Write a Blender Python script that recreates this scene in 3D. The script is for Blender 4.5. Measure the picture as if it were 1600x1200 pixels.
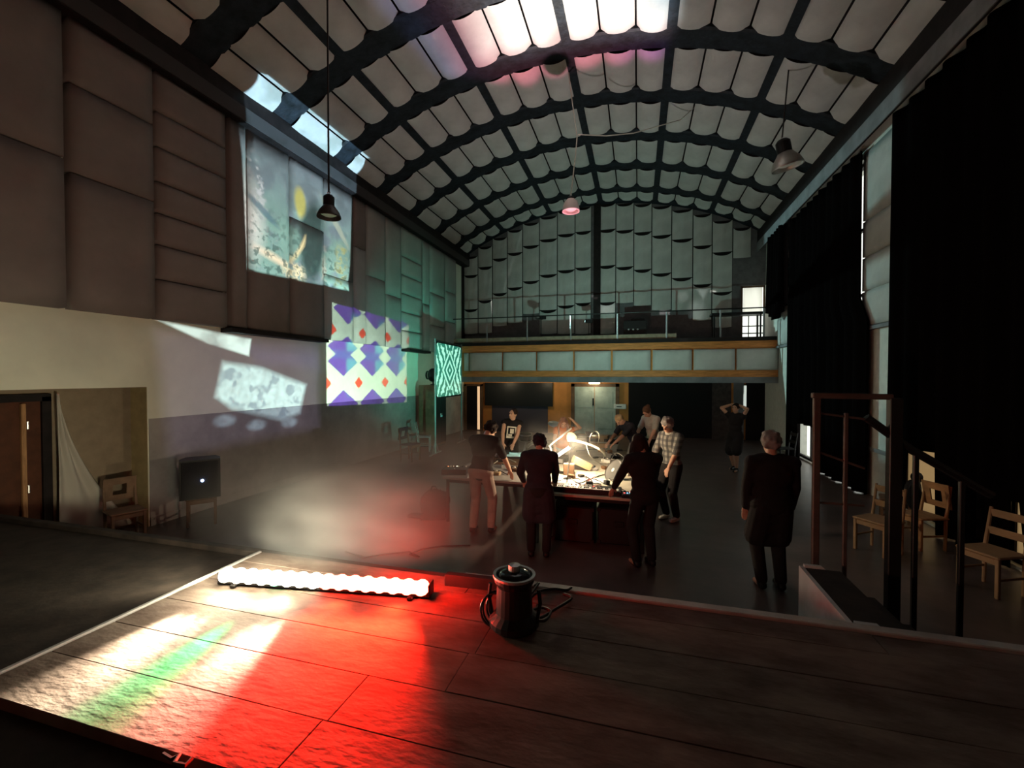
import bpy, bmesh, math, random
from mathutils import Vector, Matrix, Euler
random.seed(7)
PI = math.pi
for _o in list(bpy.data.objects):
    bpy.data.objects.remove(_o, do_unlink=True)
SC = bpy.context.scene
COL = SC.collection

# ------------------------------------------------------------------ camera
F = 690.0
CAM = Vector((0, 0, 2.4))
cd = bpy.data.cameras.new('camera'); cd.sensor_width = 36; cd.lens = 36 * F / 1600; cd.clip_start = 0.05
cam = bpy.data.objects.new('camera', cd); COL.objects.link(cam)
cam.location = CAM
CROT = Euler((math.radians(90 - 1.0), 0, math.radians(15.93)), 'XYZ')
cam.rotation_euler = CROT
SC.camera = cam
RM = CROT.to_matrix()

# ------------------------------------------------------------------ world, exposure
w = bpy.data.worlds.new('world'); SC.world = w; w.use_nodes = True
bg = w.node_tree.nodes['Background']
bg.inputs[0].default_value = (0.93, 0.97, 0.88, 1)
bg.inputs[1].default_value = 1.5
SC.view_settings.view_transform = 'Standard'
SC.view_settings.look = 'None'
SC.view_settings.exposure = 0.0
SC.view_settings.gamma = 1.0
SC.view_settings.use_curve_mapping = False

def ray(px, py):
    return (RM @ Vector(((px - 800) / F, (600 - py) / F, -1))).normalized()
def pz(px, py, z=0.0):
    d = ray(px, py); return CAM + d * ((z - CAM.z) / d.z)
def pX(px, py, X):
    d = ray(px, py); return CAM + d * ((X - CAM.x) / d.x)
def pY(px, py, Y):
    d = ray(px, py); return CAM + d * ((Y - CAM.y) / d.y)
def pd(px, py, zc):
    v = Vector(((px - 800) / F * zc, (600 - py) / F * zc, -zc)); return CAM + RM @ v

# ------------------------------------------------------------------ dimensions
XL, XR = -7.5, 4.54          # side walls
YB = 16.8                    # balcony front
YU = 18.4                    # upper back wall
ZE = 7.78                    # springing of the vault
XC = (XL + XR) / 2
HALF = (XR - XL) / 2
RISE = 1.72
RAD = (HALF ** 2 + RISE ** 2) / (2 * RISE)
ZS = 0.9                     # stage height
YS = 3.1                     # stage front edge
YR0 = -3.2                   # rear wall behind the camera
def arch(x):
    return ZE + RISE - RAD + math.sqrt(max(RAD ** 2 - (x - XC) ** 2, 0))

# ------------------------------------------------------------------ materials
MATS = {}
def mat(name, col, rough=0.7, metal=0.0, var=0.0, scale=6.0, bump=0.0, spec=0.3, col2=None, emit=None, es=0.0, bscale=None, stretch=None):
    if name in MATS: return MATS[name]
    m = bpy.data.materials.new(name); m.use_nodes = True
    nt = m.node_tree; b = nt.nodes['Principled BSDF']
    b.inputs['Base Color'].default_value = (*col, 1)
    b.inputs['Roughness'].default_value = rough
    b.inputs['Metallic'].default_value = metal
    b.inputs['Specular IOR Level'].default_value = spec
    if var or col2 or bump:
        tc = nt.nodes.new('ShaderNodeTexCoord')
        src = tc.outputs['Object']
        if stretch:
            mp = nt.nodes.new('ShaderNodeMapping'); mp.inputs['Scale'].default_value = stretch
            nt.links.new(src, mp.inputs[0]); src = mp.outputs[0]
        n = nt.nodes.new('ShaderNodeTexNoise'); n.inputs['Scale'].default_value = scale
        n.inputs['Detail'].default_value = 5; n.inputs['Roughness'].default_value = 0.6
        nt.links.new(src, n.inputs['Vector'])
        if var or col2:
            r = nt.nodes.new('ShaderNodeMix'); r.data_type = 'RGBA'
            c2 = col2 if col2 else tuple(c * (1 - var) for c in col)
            c1 = col if col2 else tuple(min(1, c * (1 + var)) for c in col)
            mr = nt.nodes.new('ShaderNodeMapRange'); mr.inputs[1].default_value = 0.35; mr.inputs[2].default_value = 0.65
            nt.links.new(n.outputs[0], mr.inputs[0]); nt.links.new(mr.outputs[0], r.inputs[0])
            r.inputs[6].default_value = (*c1, 1); r.inputs[7].default_value = (*c2, 1)
            nt.links.new(r.outputs[2], b.inputs['Base Color'])
        if bump:
            n2 = nt.nodes.new('ShaderNodeTexNoise'); n2.inputs['Scale'].default_value = bscale or scale * 4
            n2.inputs['Detail'].default_value = 4
            nt.links.new(src, n2.inputs['Vector'])
            bp = nt.nodes.new('ShaderNodeBump'); bp.inputs['Strength'].default_value = bump; bp.inputs['Distance'].default_value = 0.02
            nt.links.new(n2.outputs[0], bp.inputs['Height']); nt.links.new(bp.outputs[0], b.inputs['Normal'])
    if emit:
        b.inputs['Emission Color'].default_value = (*emit, 1); b.inputs['Emission Strength'].default_value = es
    MATS[name] = m; return m

CLOTH = mat('pad_cloth', (0.56, 0.55, 0.52), 0.9, var=0.10, scale=1.5, bump=0.25, bscale=9)
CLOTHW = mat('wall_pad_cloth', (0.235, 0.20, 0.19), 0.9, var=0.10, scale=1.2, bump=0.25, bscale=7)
CLOTHW_LIT = mat('lit_wall_pad_cloth', (0.40, 0.39, 0.37), 0.9, var=0.10, scale=1.2, bump=0.25, bscale=7)  # same pad cloth, lightened where stronger light falls on the wall
CLOTHB = mat('hung_cloth', (0.50, 0.50, 0.475), 0.9, var=0.12, scale=1.4, bump=0.35, bscale=6)
FELT_SHADE = mat('black_felt_and_shade', (0.012, 0.009, 0.009), 0.95)  # black felt, also painted shade on pad ends and behind hung cloth
RIBM = mat('rib_wood', (0.010, 0.014, 0.020), 0.6, var=0.6, scale=5, bump=0.5, bscale=14)
BEAM = mat('beam_wood', (0.012, 0.008, 0.008), 0.7, var=0.4)
BEAMG = mat('grey_fascia', (0.20, 0.20, 0.21), 0.8, var=0.2, scale=2)
PLAST = mat('cream_plaster', (0.80, 0.79, 0.66), 0.9, var=0.06, scale=1.2, bump=0.1)
DADO = mat('grey_dado_paint', (0.33, 0.30, 0.29), 0.7, var=0.2, scale=1.5, bump=0.1)
DARKW = mat('dark_wall', (0.07, 0.05, 0.045), 0.85, var=0.3)
OCHRE = mat('ochre_paint', (0.60, 0.235, 0.06), 0.7, var=0.12, scale=2)
ORANGEW = mat('varnished_wood', (0.62, 0.235, 0.065), 0.5, var=0.25, scale=3, stretch=(1, 12, 12))
HALLF = mat('hall_floor', (0.13, 0.092, 0.086), 0.34, col2=(0.070, 0.052, 0.050), scale=1.4, bump=0.10, bscale=6, spec=0.7)
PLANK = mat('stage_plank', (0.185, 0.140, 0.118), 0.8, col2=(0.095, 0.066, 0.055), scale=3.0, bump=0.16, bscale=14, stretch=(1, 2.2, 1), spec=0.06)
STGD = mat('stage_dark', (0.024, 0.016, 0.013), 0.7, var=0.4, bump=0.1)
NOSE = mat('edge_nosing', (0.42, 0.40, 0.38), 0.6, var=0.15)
BLACK = mat('black_plastic', (0.012, 0.012, 0.013), 0.45)
BLACKM = mat('black_metal', (0.02, 0.018, 0.018), 0.4, metal=0.4)
CURT = mat('black_curtain', (0.003, 0.002, 0.002), 0.95, spec=0.01)
STEEL = mat('steel', (0.55, 0.55, 0.55), 0.35, metal=1.0)
GREYM = mat('grey_metal', (0.30, 0.29, 0.29), 0.5, metal=0.3)
WHITE = mat('white_paint', (0.75, 0.74, 0.70), 0.6)
CABLE = mat('cable_rubber', (0.018, 0.014, 0.014), 0.5)
CABLEW = mat('cable_white', (0.62, 0.60, 0.52), 0.5)
WOOD = mat('chair_wood', (0.42, 0.22, 0.10), 0.55, var=0.25, scale=4, stretch=(1, 8, 1))
WOODD = mat('dark_wood', (0.14, 0.075, 0.04), 0.6, var=0.3, scale=4)
TABW = mat('table_laminate', (0.52, 0.47, 0.38), 0.6, var=0.1)
CARD = mat('cardboard', (0.42, 0.29, 0.17), 0.85, var=0.1)
RED = mat('red_plastic', (0.35, 0.03, 0.02), 0.4)
SKIN = mat('skin', (0.62, 0.36, 0.25), 0.55, var=0.06)
EYEM = mat('eye', (0.05, 0.04, 0.04), 0.3)

# ------------------------------------------------------------------ mesh builder
class MB:
    def __init__(s): s.v = []; s.f = []; s.mi = []; s.m = 0; s.sm = False
    def add(s, vs, fs, M=None):
        o = len(s.v)
        for p in vs: s.v.append(tuple(M @ Vector(p)) if M else tuple(p))
        for f in fs: s.f.append(tuple(i + o for i in f)); s.mi.append(s.m)
        return s
    def box(s, a, b, M=None):
        (x0, y0, z0), (x1, y1, z1) = [tuple(min(p, q) for p, q in zip(a, b)), tuple(max(p, q) for p, q in zip(a, b))]
        v = [(x0,y0,z0),(x1,y0,z0),(x1,y1,z0),(x0,y1,z0),(x0,y0,z1),(x1,y0,z1),(x1,y1,z1),(x0,y1,z1)]
        f = [(0,3,2,1),(4,5,6,7),(0,1,5,4),(1,2,6,5),(2,3,7,6),(3,0,4,7)]
        return s.add(v, f, M)
    def cbox(s, c, d, rz=0, rx=0, ry=0):
        M = Matrix.Translation(c) @ Euler((rx, ry, rz)).to_matrix().to_4x4()
        h = [k / 2 for k in d]
        return s.box((-h[0], -h[1], -h[2]), (h[0], h[1], h[2]), M)
    def bevbox(s, c, d, r=0.02, rz=0, rx=0, ry=0, M0=None):
        # box with chamfered vertical and top edges
        M = Matrix.Translation(c) @ Euler((rx, ry, rz)).to_matrix().to_4x4()
        if M0: M = M0 @ M
        hx, hy, hz = [k / 2 for k in d]
        def ring(ix, iy, z):
            x, y = hx - ix, hy - iy
            q = r
            return [(-x+q,-y,z),(x-q,-y,z),(x,-y+q,z),(x,y-q,z),(x-q,y,z),(-x+q,y,z),(-x,y-q,z),(-x,-y+q,z)]
        rs = [ring(r,r,-hz), ring(0,0,-hz+r), ring(0,0,hz-r), ring(r,r,hz)]
        v = [p for R_ in rs for p in R_]; f = [tuple(reversed(range(8))), tuple(range(24, 32))]
        for k in range(3):
            for i in range(8):
                j = (i + 1) % 8; f.append((k*8+i, k*8+j, k*8+8+j, k*8+8+i))
        return s.add(v, f, M)
    def tube(s, pts, r, n=8, caps=True):
        pts = [Vector(p) for p in pts]; rs = r if isinstance(r, (list, tuple)) else [r] * len(pts)
        vs = []; fs = []; up = None
        for i, p in enumerate(pts):
            t = (pts[min(i + 1, len(pts) - 1)] - pts[max(i - 1, 0)]).normalized()
            if up is None:
                up = Vector((0, 0, 1)) if abs(t.z) < 0.9 else Vector((1, 0, 0))
            a = t.cross(up); a = a.normalized() if a.length > 1e-6 else t.orthogonal().normalized()
            b = a.cross(t).normalized(); up = b
            for k in range(n):
                q = 2 * PI * k / n
                vs.append(p + (a * math.cos(q) + b * math.sin(q)) * rs[i])
        for i in range(len(pts) - 1):
            for k in range(n):
                j = (k + 1) % n; fs.append((i*n+k, i*n+j, i*n+n+j, i*n+n+k))
        if caps:
            fs.append(tuple(reversed(range(n)))); fs.append(tuple((len(pts)-1)*n + k for k in range(n)))
        return s.add(vs, fs)
    def lathe(s, prof, n=20, M=None, cap0=False, cap1=False):
        vs = []; fs = []
        for (r, z) in prof:
            for k in range(n):
                q = 2 * PI * k / n; vs.append((r * math.cos(q), r * math.sin(q), z))
        for i in range(len(prof) - 1):
            for k in range(n):
                j = (k + 1) % n; fs.append((i*n+k, i*n+j, i*n+n+j, i*n+n+k))
        if cap0: fs.append(tuple(reversed(range(n))))
        if cap1: fs.append(tuple((len(prof)-1)*n + k for k in range(n)))
        return s.add(vs, fs, M)
    def ell(s, c, r, nu=14, nv=9, M=None):
        vs = [(0, 0, -1)]; fs = []
        for i in range(1, nv):
            t = -PI/2 + PI * i / nv
            for k in range(nu):
                q = 2*PI*k/nu; vs.append((math.cos(t)*math.cos(q), math.cos(t)*math.sin(q), math.sin(t)))
        vs.append((0, 0, 1))
        for k in range(nu): fs.append((0, 1 + (k+1) % nu, 1 + k))
        for i in range(nv - 2):
            for k in range(nu):
                j = (k+1) % nu; a = 1 + i*nu; fs.append((a+k, a+j, a+nu+j, a+nu+k))
        l = len(vs) - 1; a = 1 + (nv-2)*nu
        for k in range(nu): fs.append((a+k, a+(k+1) % nu, l))
        MM = Matrix.Translation(c) @ (M.to_4x4() if M else Matrix.Identity(4)) @ Matrix.Diagonal((*r, 1))
        return s.add(vs, fs, MM)
    def cone(s, a, b, ra, rb, n=12):
        # round cone (capsule with taper)
        a = Vector(a); b = Vector(b); d = b - a; L = d.length
        if L < 1e-5: return s.ell(a, (ra, ra, ra))
        q = d.to_track_quat('Z', 'Y').to_matrix().to_4x4(); M = Matrix.Translation(a) @ q
        pr = [(0.001, -ra)] + [(ra*math.cos(t), ra*math.sin(t)) for t in (-1.1, -0.55, 0)] + [(rb*math.cos(t), L + rb*math.sin(t)) for t in (0, 0.55, 1.1)] + [(0.001, L + rb)]
        return s.lathe(pr, n, M, True, True)
    def grid(s, fn, nu, nv, M=None, flip=False):
        vs = [fn(i / nu, j / nv) for j in range(nv + 1) for i in range(nu + 1)]
        fs = []
        for j in range(nv):
            for i in range(nu):
                a = j*(nu+1)+i; f = (a, a+1, a+nu+2, a+nu+1)
                fs.append(tuple(reversed(f)) if flip else f)
        return s.add(vs, fs, M)
    def mesh(s, name, mats, smooth=None):
        me = bpy.data.meshes.new(name); me.from_pydata(s.v, [], s.f)
        for m in (mats if isinstance(mats, (list, tuple)) else [mats]): me.materials.append(m)
        me.polygons.foreach_set('material_index', s.mi)
        if s.sm if smooth is None else smooth: me.polygons.foreach_set('use_smooth', [True] * len(me.polygons))
        me.update(); return me
    def build(s, name, mats, parent=None, smooth=None):
        return obj(name, s.mesh(name, mats, smooth), parent)
def obj(name, me, parent=None, loc=None, rot=None):
    o = bpy.data.objects.new(name, me); COL.objects.link(o)
    if parent: o.parent = parent
    if loc is not None: o.location = loc
    if rot is not None: o.rotation_euler = rot
    return o
def tag(o, label=None, cat=None, group=None, kind=None):
    if label: o['label'] = label
    if cat: o['category'] = cat
    if group: o['group'] = group
    if kind: o['kind'] = kind
    return o
def thing(name, label, cat, loc=(0, 0, 0), rz=0, group=None):
    o = bpy.data.objects.new(name, None); COL.objects.link(o); o.empty_display_size = 0.1
    o.location = loc; o.rotation_euler = (0, 0, rz); return tag(o, label, cat, group)
def struct(name, mb, m, label, smooth=None):
    return tag(mb.build(name, m, None, smooth), label, None, None, 'structure')
def dup(root, loc, rz, label=None):
    r = root.copy(); COL.objects.link(r); r.location = loc; r.rotation_euler = (0, 0, rz)
    if label: r['label'] = label
    for ch in list(root.children):
        c = ch.copy(); COL.objects.link(c); c.parent = r
        for g in list(ch.children):
            d = g.copy(); COL.objects.link(d); d.parent = c
    return r
def light(name, kind, loc, energy, col, parent=None, aim=None, size=0.03, angle=60, blend=0.6):
    l = bpy.data.lights.new(name, kind); l.energy = energy; l.color = col
    if kind in ('POINT', 'SPOT'): l.shadow_soft_size = size
    if kind == 'SPOT': l.spot_size = math.radians(angle); l.spot_blend = blend
    o = bpy.data.objects.new(name, l); COL.objects.link(o)
    if parent: o.parent = parent
    o.location = loc
    if aim is not None:
        o.rotation_euler = (Vector(aim)).to_track_quat('-Z', 'Y').to_euler()
    return o

# ------------------------------------------------------------------ projector light shaders (patterned light beams)
class E:
    """tiny expression builder for light node trees"""
    nt = None
    def __init__(s, k): s.k = k
    @staticmethod
    def op(o, *a, clamp=False):
        n = E.nt.nodes.new('ShaderNodeMath'); n.operation = o; n.use_clamp = clamp
        for i, q in enumerate(a):
            q = q.k if isinstance(q, E) else q
            if isinstance(q, (int, float)): n.inputs[i].default_value = q
            else: E.nt.links.new(q, n.inputs[i])
        return E(n.outputs[0])
    def __add__(s, o): return E.op('ADD', s, o)
    __radd__ = __add__
    def __sub__(s, o): return E.op('SUBTRACT', s, o)
    def __rsub__(s, o): return E.op('SUBTRACT', o, s)
    def __mul__(s, o): return E.op('MULTIPLY', s, o)
    __rmul__ = __mul__
    def __truediv__(s, o): return E.op('DIVIDE', s, o)
    def __rtruediv__(s, o): return E.op('DIVIDE', o, s)
    def abs(s): return E.op('ABSOLUTE', s)
    def soft(s, w):          # 0 below 0, 1 above w
        return E.op('DIVIDE', s, w, clamp=True)
def emin(a, b): return E.op('MINIMUM', a, b)
def emax(a, b): return E.op('MAXIMUM', a, b)
def poly(a, b, pts, soft=0.03):
    """soft mask of a convex polygon in coordinates (a, b)"""
    area = sum(pts[i][0]*pts[(i+1) % len(pts)][1] - pts[(i+1) % len(pts)][0]*pts[i][1] for i in range(len(pts)))
    if area < 0: pts = pts[::-1]
    r = None
    for i in range(len(pts)):
        (x0, y0), (x1, y1) = pts[i], pts[(i+1) % len(pts)]
        L = math.hypot(x1-x0, y1-y0); nx, ny = -(y1-y0)/L, (x1-x0)/L
        d = a * nx + b * ny - (x0*nx + y0*ny)
        r = d if r is None else emin(r, d)
    return r.soft(soft)
def ellm(a, b, c, r, soft=0.3, rot=0):
    ca, sa = math.cos(rot), math.sin(rot)
    x = ((a - c[0]) * ca + (b - c[1]) * sa) * (1 / r[0]); y = ((b - c[1]) * ca - (a - c[0]) * sa) * (1 / r[1])
    return (1.0 - E.op('SQRT', x * x + y * y)).soft(soft)
def noise(a, b, sc, det=3):
    n = E.nt.nodes.new('ShaderNodeTexNoise'); n.inputs['Scale'].default_value = sc; n.inputs['Detail'].default_value = det
    c = E.nt.nodes.new('ShaderNodeCombineXYZ'); E.nt.links.new(a.k, c.inputs[0]); E.nt.links.new(b.k, c.inputs[1])
    E.nt.links.new(c.outputs[0], n.inputs['Vector']); return E(n.outputs[0])
class Acc:
    """running colour: mix(colour, mask) or add"""
    def __init__(s, col): s.c = None; s.col0 = col
    def mixc(s, mask, col):
        n = E.nt.nodes.new('ShaderNodeMix'); n.data_type = 'RGBA'
        E.nt.links.new(mask.k, n.inputs[0])
        if s.c is None: n.inputs[6].default_value = (*s.col0, 1)
        else: E.nt.links.new(s.c, n.inputs[6])
        if isinstance(col, Acc): E.nt.links.new(col.c, n.inputs[7])
        else: n.inputs[7].default_value = (*col, 1)
        s.c = n.outputs[2]; return s
def projector_light(name, loc, plane, fn, energy, aim, angle, parent=None, size=0.004):
    """spot whose colour varies with direction, as a video projector's does; plane = (axis, value) on which the picture is focused"""
    o = light(name, 'SPOT', loc, energy, (1, 1, 1), parent, aim, size, angle, 0.05)
    l = o.data; l.use_nodes = True; nt = l.node_tree; E.nt = nt
    em = [n for n in nt.nodes if n.type == 'EMISSION'][0]
    g = nt.nodes.new('ShaderNodeNewGeometry'); sp = nt.nodes.new('ShaderNodeSeparateXYZ')
    nt.links.new(g.outputs['Incoming'], sp.inputs[0])
    d = [E(sp.outputs[i]) for i in range(3)]
    ax, val = plane
    t = (val - loc[ax]) / d[ax]
    oth = [i for i in range(3) if i != ax]
    a = t * d[oth[0]] + loc[oth[0]]; b = t * d[oth[1]] + loc[oth[1]]
    acc = fn(a, b)
    nt.links.new(acc.c, em.inputs['Color'])
    return o
# ================================================================== STRUCTURE
# ---- floor and stage
m = MB(); m.box((XL - 0.65, YS - 1.8, -0.1), (XR, YU, 0)); floor = struct('floor', m, HALLF, 'scuffed grey brown floor of the hall')
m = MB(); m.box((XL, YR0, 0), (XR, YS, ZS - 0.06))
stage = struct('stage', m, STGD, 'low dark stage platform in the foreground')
rng = random.Random(3)
row = 0; y = 1.30
while y < 2.98:
    y1 = min(y + 0.305, 3.02); x = -3.08 - (0 if row % 2 else 0.0); first = True
    while x < XR - 0.3:
        L = rng.uniform(1.5, 2.6) if first else rng.uniform(2.1, 2.9); first = False
        x1 = min(x + L, XR - 0.02)
        if XR - x1 < 0.6: x1 = XR - 0.02
        dz = rng.uniform(-0.002, 0.002)
        q = MB(); q.bevbox(((x + x1) / 2, (y + y1) / 2, ZS - 0.03 + dz), (x1 - x - 0.004, y1 - y - 0.003, 0.058), 0.002)
        q.build('plank', PLANK, stage)
        x = x1
    y = y1; row += 1
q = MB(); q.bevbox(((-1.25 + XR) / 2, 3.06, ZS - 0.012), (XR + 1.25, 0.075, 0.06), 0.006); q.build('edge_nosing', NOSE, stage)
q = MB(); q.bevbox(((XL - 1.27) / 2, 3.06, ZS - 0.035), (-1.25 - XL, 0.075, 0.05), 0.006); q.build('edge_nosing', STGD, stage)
q = MB(); q.bevbox((-3.10, 2.16, ZS - 0.022), (0.03, 1.72, 0.06), 0.005); q.build('edge_trim', GREYM, stage)
# low dark board lying behind the lamps on the stage edge
q = MB(); q.bevbox((-1.02, 2.93, ZS + 0.035), (0.62, 0.06, 0.09), 0.006, rz=0.05)
tag(q.build('timber_offcut', BEAM), 'short dark timber lying on the stage edge beside the red end of the light bar', 'timber')
# rubbish on the lower deck
for k, (x, yy) in enumerate([(-2.15, 1.05), (-1.75, 1.1), (-2.35, 0.85), (-1.98, 0.97), (-1.6, 0.98)]):
    q = MB(); s_ = 0.05 + 0.02 * (k % 3)
    q.grid(lambda u, v: (x + (u - .5) * s_ * 2.2, yy + (v - .5) * s_, ZS - 0.05 + 0.02 * math.sin(u * 5 + k) * math.sin(v * 4)), 5, 4)
    o = q.build('plastic_scrap', WHITE); sd = o.modifiers.new('s', 'SOLIDIFY'); sd.thickness = 0.003
    tag(o, ['largest crumpled white plastic scrap on the dark lower deck', 'white scrap nearest the red cables on the dark lower deck',
            'white scrap at the far left of the dark lower deck', 'white scrap in the middle of the dark lower deck', 'white scrap at the right end of the dark lower deck'][k], 'scrap', 'plastic scraps on the lower deck')

# ---- left wall with the door recess
YA0, YA1, ZA, XA = 1.4, 5.15, 2.23, -7.86
m = MB()
m.box((XL - 0.7, YR0, ZA), (XL, YU + 0.3, ZE + 0.25)); m.box((XL - 0.7, YA1, 0), (XL, YU + 0.3, ZA)); m.box((XL - 0.7, YR0, 0), (XL, YA0, ZA)); m.box((XL - 0.7, YA0, 0), (XA, YA1, ZA))
wl = struct('wall_left', m, PLAST, 'left wall, cream plaster below and quilted pads above')
q = MB(); q.box((XL, YA1 + 0.02, 0), (XL + 0.012, YU, 1.72)); q.build('dado', DADO, wl)
q = MB(); q.box((XL, YA1 + 0.02, 0), (XL + 0.02, YU, 0.14)); tag(q.build('baseboard_left', DADO), 'grey baseboard along the left wall', kind='structure')
# ledge under the pads
q = MB()
for a, b in ((6.45, 9.1), (13.0, 14.6)): q.box((XL, a, 3.22), (XL + 0.28, b, 3.30))
q.build('ledge', BEAM, wl)
def padmesh(w_, h_, t, p=0.35, n=7, mats=CLOTHW, wav=0.0, seed=0):
    """stuffed cloth panel: local x across, y up, z out of the wall"""
    rr = random.Random(seed); ph = rr.uniform(0, 6)
    def fn(u, v):
        a = 1 - abs(2*u - 1) ** 6; b = 1 - abs(2*v - 1) ** 6
        z = t * (0.78 + 0.22 * max(a * b, 0) ** p) + wav * math.sin(7 * u + ph) * math.sin(5 * v + ph)
        ins = 0.012
        return ((u - .5) * (w_ - ins), (v - .5) * (h_ - ins), z)
    q = MB(); q.grid(fn, n, n)
    rim = [(i, 0) for i in range(n)] + [(n, j) for j in range(n)] + [(n - i, n) for i in range(n)] + [(0, n - j) for j in range(n)]
    idx = [j * (n + 1) + i for i, j in rim]; o = len(q.v)
    for k in idx: q.v.append((q.v[k][0] * 1.0, q.v[k][1] * 1.0, 0))
    L = len(idx)
    for k in range(L):
        j = (k + 1) % L; q.f.append((idx[k], o + k, o + j, idx[j])); q.mi.append(0)
    q.sm = True
    return q.mesh('pad', mats)
# wall-left columns: (y0, y1, list of joint heights between 3.3 and 7.2)
cols = [(0.2, 2.3, [5.2]), (2.3, 4.06, [5.3]), (4.12, 5.19, [5.15, 6.35]), (5.23, 6.46, [3.95, 4.5, 5.0, 5.5, 6.05, 6.6]), (6.54, 6.90, []), (6.95, 8.00, []), (8.05, 9.10, [5.9]),
        (9.15, 10.25, [4.9]), (10.3, 10.82, [5.9]), (10.87, 11.82, [5.25]), (11.87, 12.75, [4.9]), (12.8, 14.2, [3.9, 4.5, 5.1, 5.7, 6.3]), (14.25, 14.75, [5.0]), (14.8, 16.1, [4.3, 5.5]), (16.15, 17.2, [4.6, 5.8])]
for ci, (a, b, js) in enumerate(cols):
    zz = [3.30] + js + [7.24]
    for k in range(len(zz) - 1):
        if a < 9.2 and a > 9.0 and k == 9: continue
        me = padmesh(b - a, zz[k+1] - zz[k] - 0.012, 0.2, 0.5, 7, CLOTHW_LIT if ((a > 9.1 and zz[k+1] < 6.0) or a > 10.85) else CLOTHW, 0.004, ci * 10 + k)
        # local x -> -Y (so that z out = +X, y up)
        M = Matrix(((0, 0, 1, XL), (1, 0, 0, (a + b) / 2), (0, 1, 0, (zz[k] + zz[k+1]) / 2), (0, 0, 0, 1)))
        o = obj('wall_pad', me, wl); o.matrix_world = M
q = MB(); q.box((XA, YA0, 0), (XA + .006, YA1, ZA)); q.box((XA, YA0, ZA - .006), (XL - .002, YA1, ZA)); q.build('recess_shade_lining', mat('recess_shade_tan', (0.27, 0.21, 0.145), 0.9, var=0.1), wl)  # darker tan paints the shade inside the recess
q = MB(); q.box((XA + .006, YA1 - .006, 0), (XL - .002, YA1, ZA - .006)); q.build('recess_jamb', mat('jamb_lit_tone', (0.45, 0.36, 0.19), 0.9, var=0.1), wl)  # yellowish tone paints the weak light on the jamb
# door recess: door and frame
m = MB(); m.box((XA, 1.9, 0), (XA + 0.05, 2.0, 2.12)); m.box((XA, 4.02, 0), (XA + 0.06, 4.12, 2.12)); m.box((XA, 1.9, 2.06), (XA + 0.06, 4.12, 2.16))
d1 = struct('door_1', m, BEAM, 'dark framed side door in the left wall recess, standing ajar')
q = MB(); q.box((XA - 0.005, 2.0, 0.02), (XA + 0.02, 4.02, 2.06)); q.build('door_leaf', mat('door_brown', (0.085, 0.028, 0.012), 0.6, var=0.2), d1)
q = MB(); q.bevbox((XA + 0.045, 3.83, 1.04), (0.05, 0.05, 2.0), 0.008); q.build('door_edge', WOOD, d1)
for z in (0.9, 1.75):
    q = MB(); q.tube([(XA + 0.075, 3.86, z - 0.05), (XA + 0.075, 3.86, z + 0.05)], 0.014, 8); q.build('hinge', STEEL, d1)
# cloth hanging inside the recess
q = MB()
def drape(u, v):
    xr = 0.02 + 0.95 * (v ** 1.7)
    return (XA + 0.12 + 0.03 * math.sin(u * 14 + v * 3), 4.14 + u * xr, 2.16 - v * 2.12 + 0.15 * v * (1 - u))
q.grid(drape, 18, 14); q.sm = True
o = q.build('cloth_drape', mat('drape', (0.50, 0.46, 0.40), 0.9)); o.modifiers.new('s', 'SOLIDIFY').thickness = 0.006
tag(o, 'pale cloth hanging in folds inside the door recess on the left', 'cloth')

# ---- eave beams
m = MB(); m.box((XL, YR0, 7.22), (XL + 0.30, YU, ZE + 0.02)); struct('trim_1', m, BEAM, 'dark eave beam along the left wall')
m = MB(); m.box((XL + 0.30, YR0, 7.24), (XL + 0.32, YU, 7.5)); struct('trim_2', m, mat('eave_board', (0.06, 0.055, 0.055), 0.8), 'narrow grey board on the left eave beam')
m = MB(); m.box((XR - 0.30, YR0, 7.30), (XR, YU, ZE + 0.02)); struct('trim_3', m, BEAM, 'dark eave beam along the right wall')
m = MB(); m.box((XR - 0.32, YR0, 7.02), (XR - 0.30, YU, 7.36)); struct('trim_4', m, BEAMG, 'grey fascia board below the right eave beam')

# ---- vaulted ceiling: shell, ribs, purlins, stuffed cloth pads
m = MB(); N = 30
pts = [(XL - 0.3 + (XR - XL + 0.6) * i / N) for i in range(N + 1)]
zz = [arch(min(max(x, XL), XR)) for x in pts]
m.grid(lambda u, v: (pts[round(u * N)], YR0 - 0.3 + (YU + 0.6 - YR0) * v, zz[round(u * N)] + 0.14), N, 1)
o = len(m.v)
m.grid(lambda u, v: (pts[round(u * N)], YR0 - 0.3 + (YU + 0.6 - YR0) * v, zz[round(u * N)] + 0.3), N, 1)
ceil = struct('ceiling', m, BEAM, 'dark barrel vault lined with stuffed cloth panels')
RIBS = [3.93 + 1.87 * k for k in range(8)]          # rib centres
RW = 0.60
PH0 = math.asin(HALF / RAD)
def onarc(t, off=0.0):
    """t in 0..1 from the left eave to the right eave"""
    a = -PH0 + 2 * PH0 * t; R_ = RAD - off
    return XC + R_ * math.sin(a), ZE + RISE - RAD + R_ * math.cos(a), a
def ribmesh():
    q = MB(); n = 40; rr = random.Random(5)
    sec = [(-RW/2, 0.0), (-RW/2, 0.09), (-RW/2 + 0.05, 0.115), (RW/2 - 0.05, 0.115), (RW/2, 0.09), (RW/2, 0.0)]
    vs = []; fs = []
    for i in range(n + 1):
        for (yy, off) in sec:
            x, z, _ = onarc(0.012 + 0.976 * i / n, off + rr.uniform(-.006, .006)); vs.append((x, yy, z))
    for i in range(n):
        for k in range(6):
            j = (k + 1) % 6; fs.append((i*6+k, i*6+6+k, i*6+6+j, i*6+j))
    q.add(vs, fs); return q.mesh('rib', RIBM)
rm = ribmesh()
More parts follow.
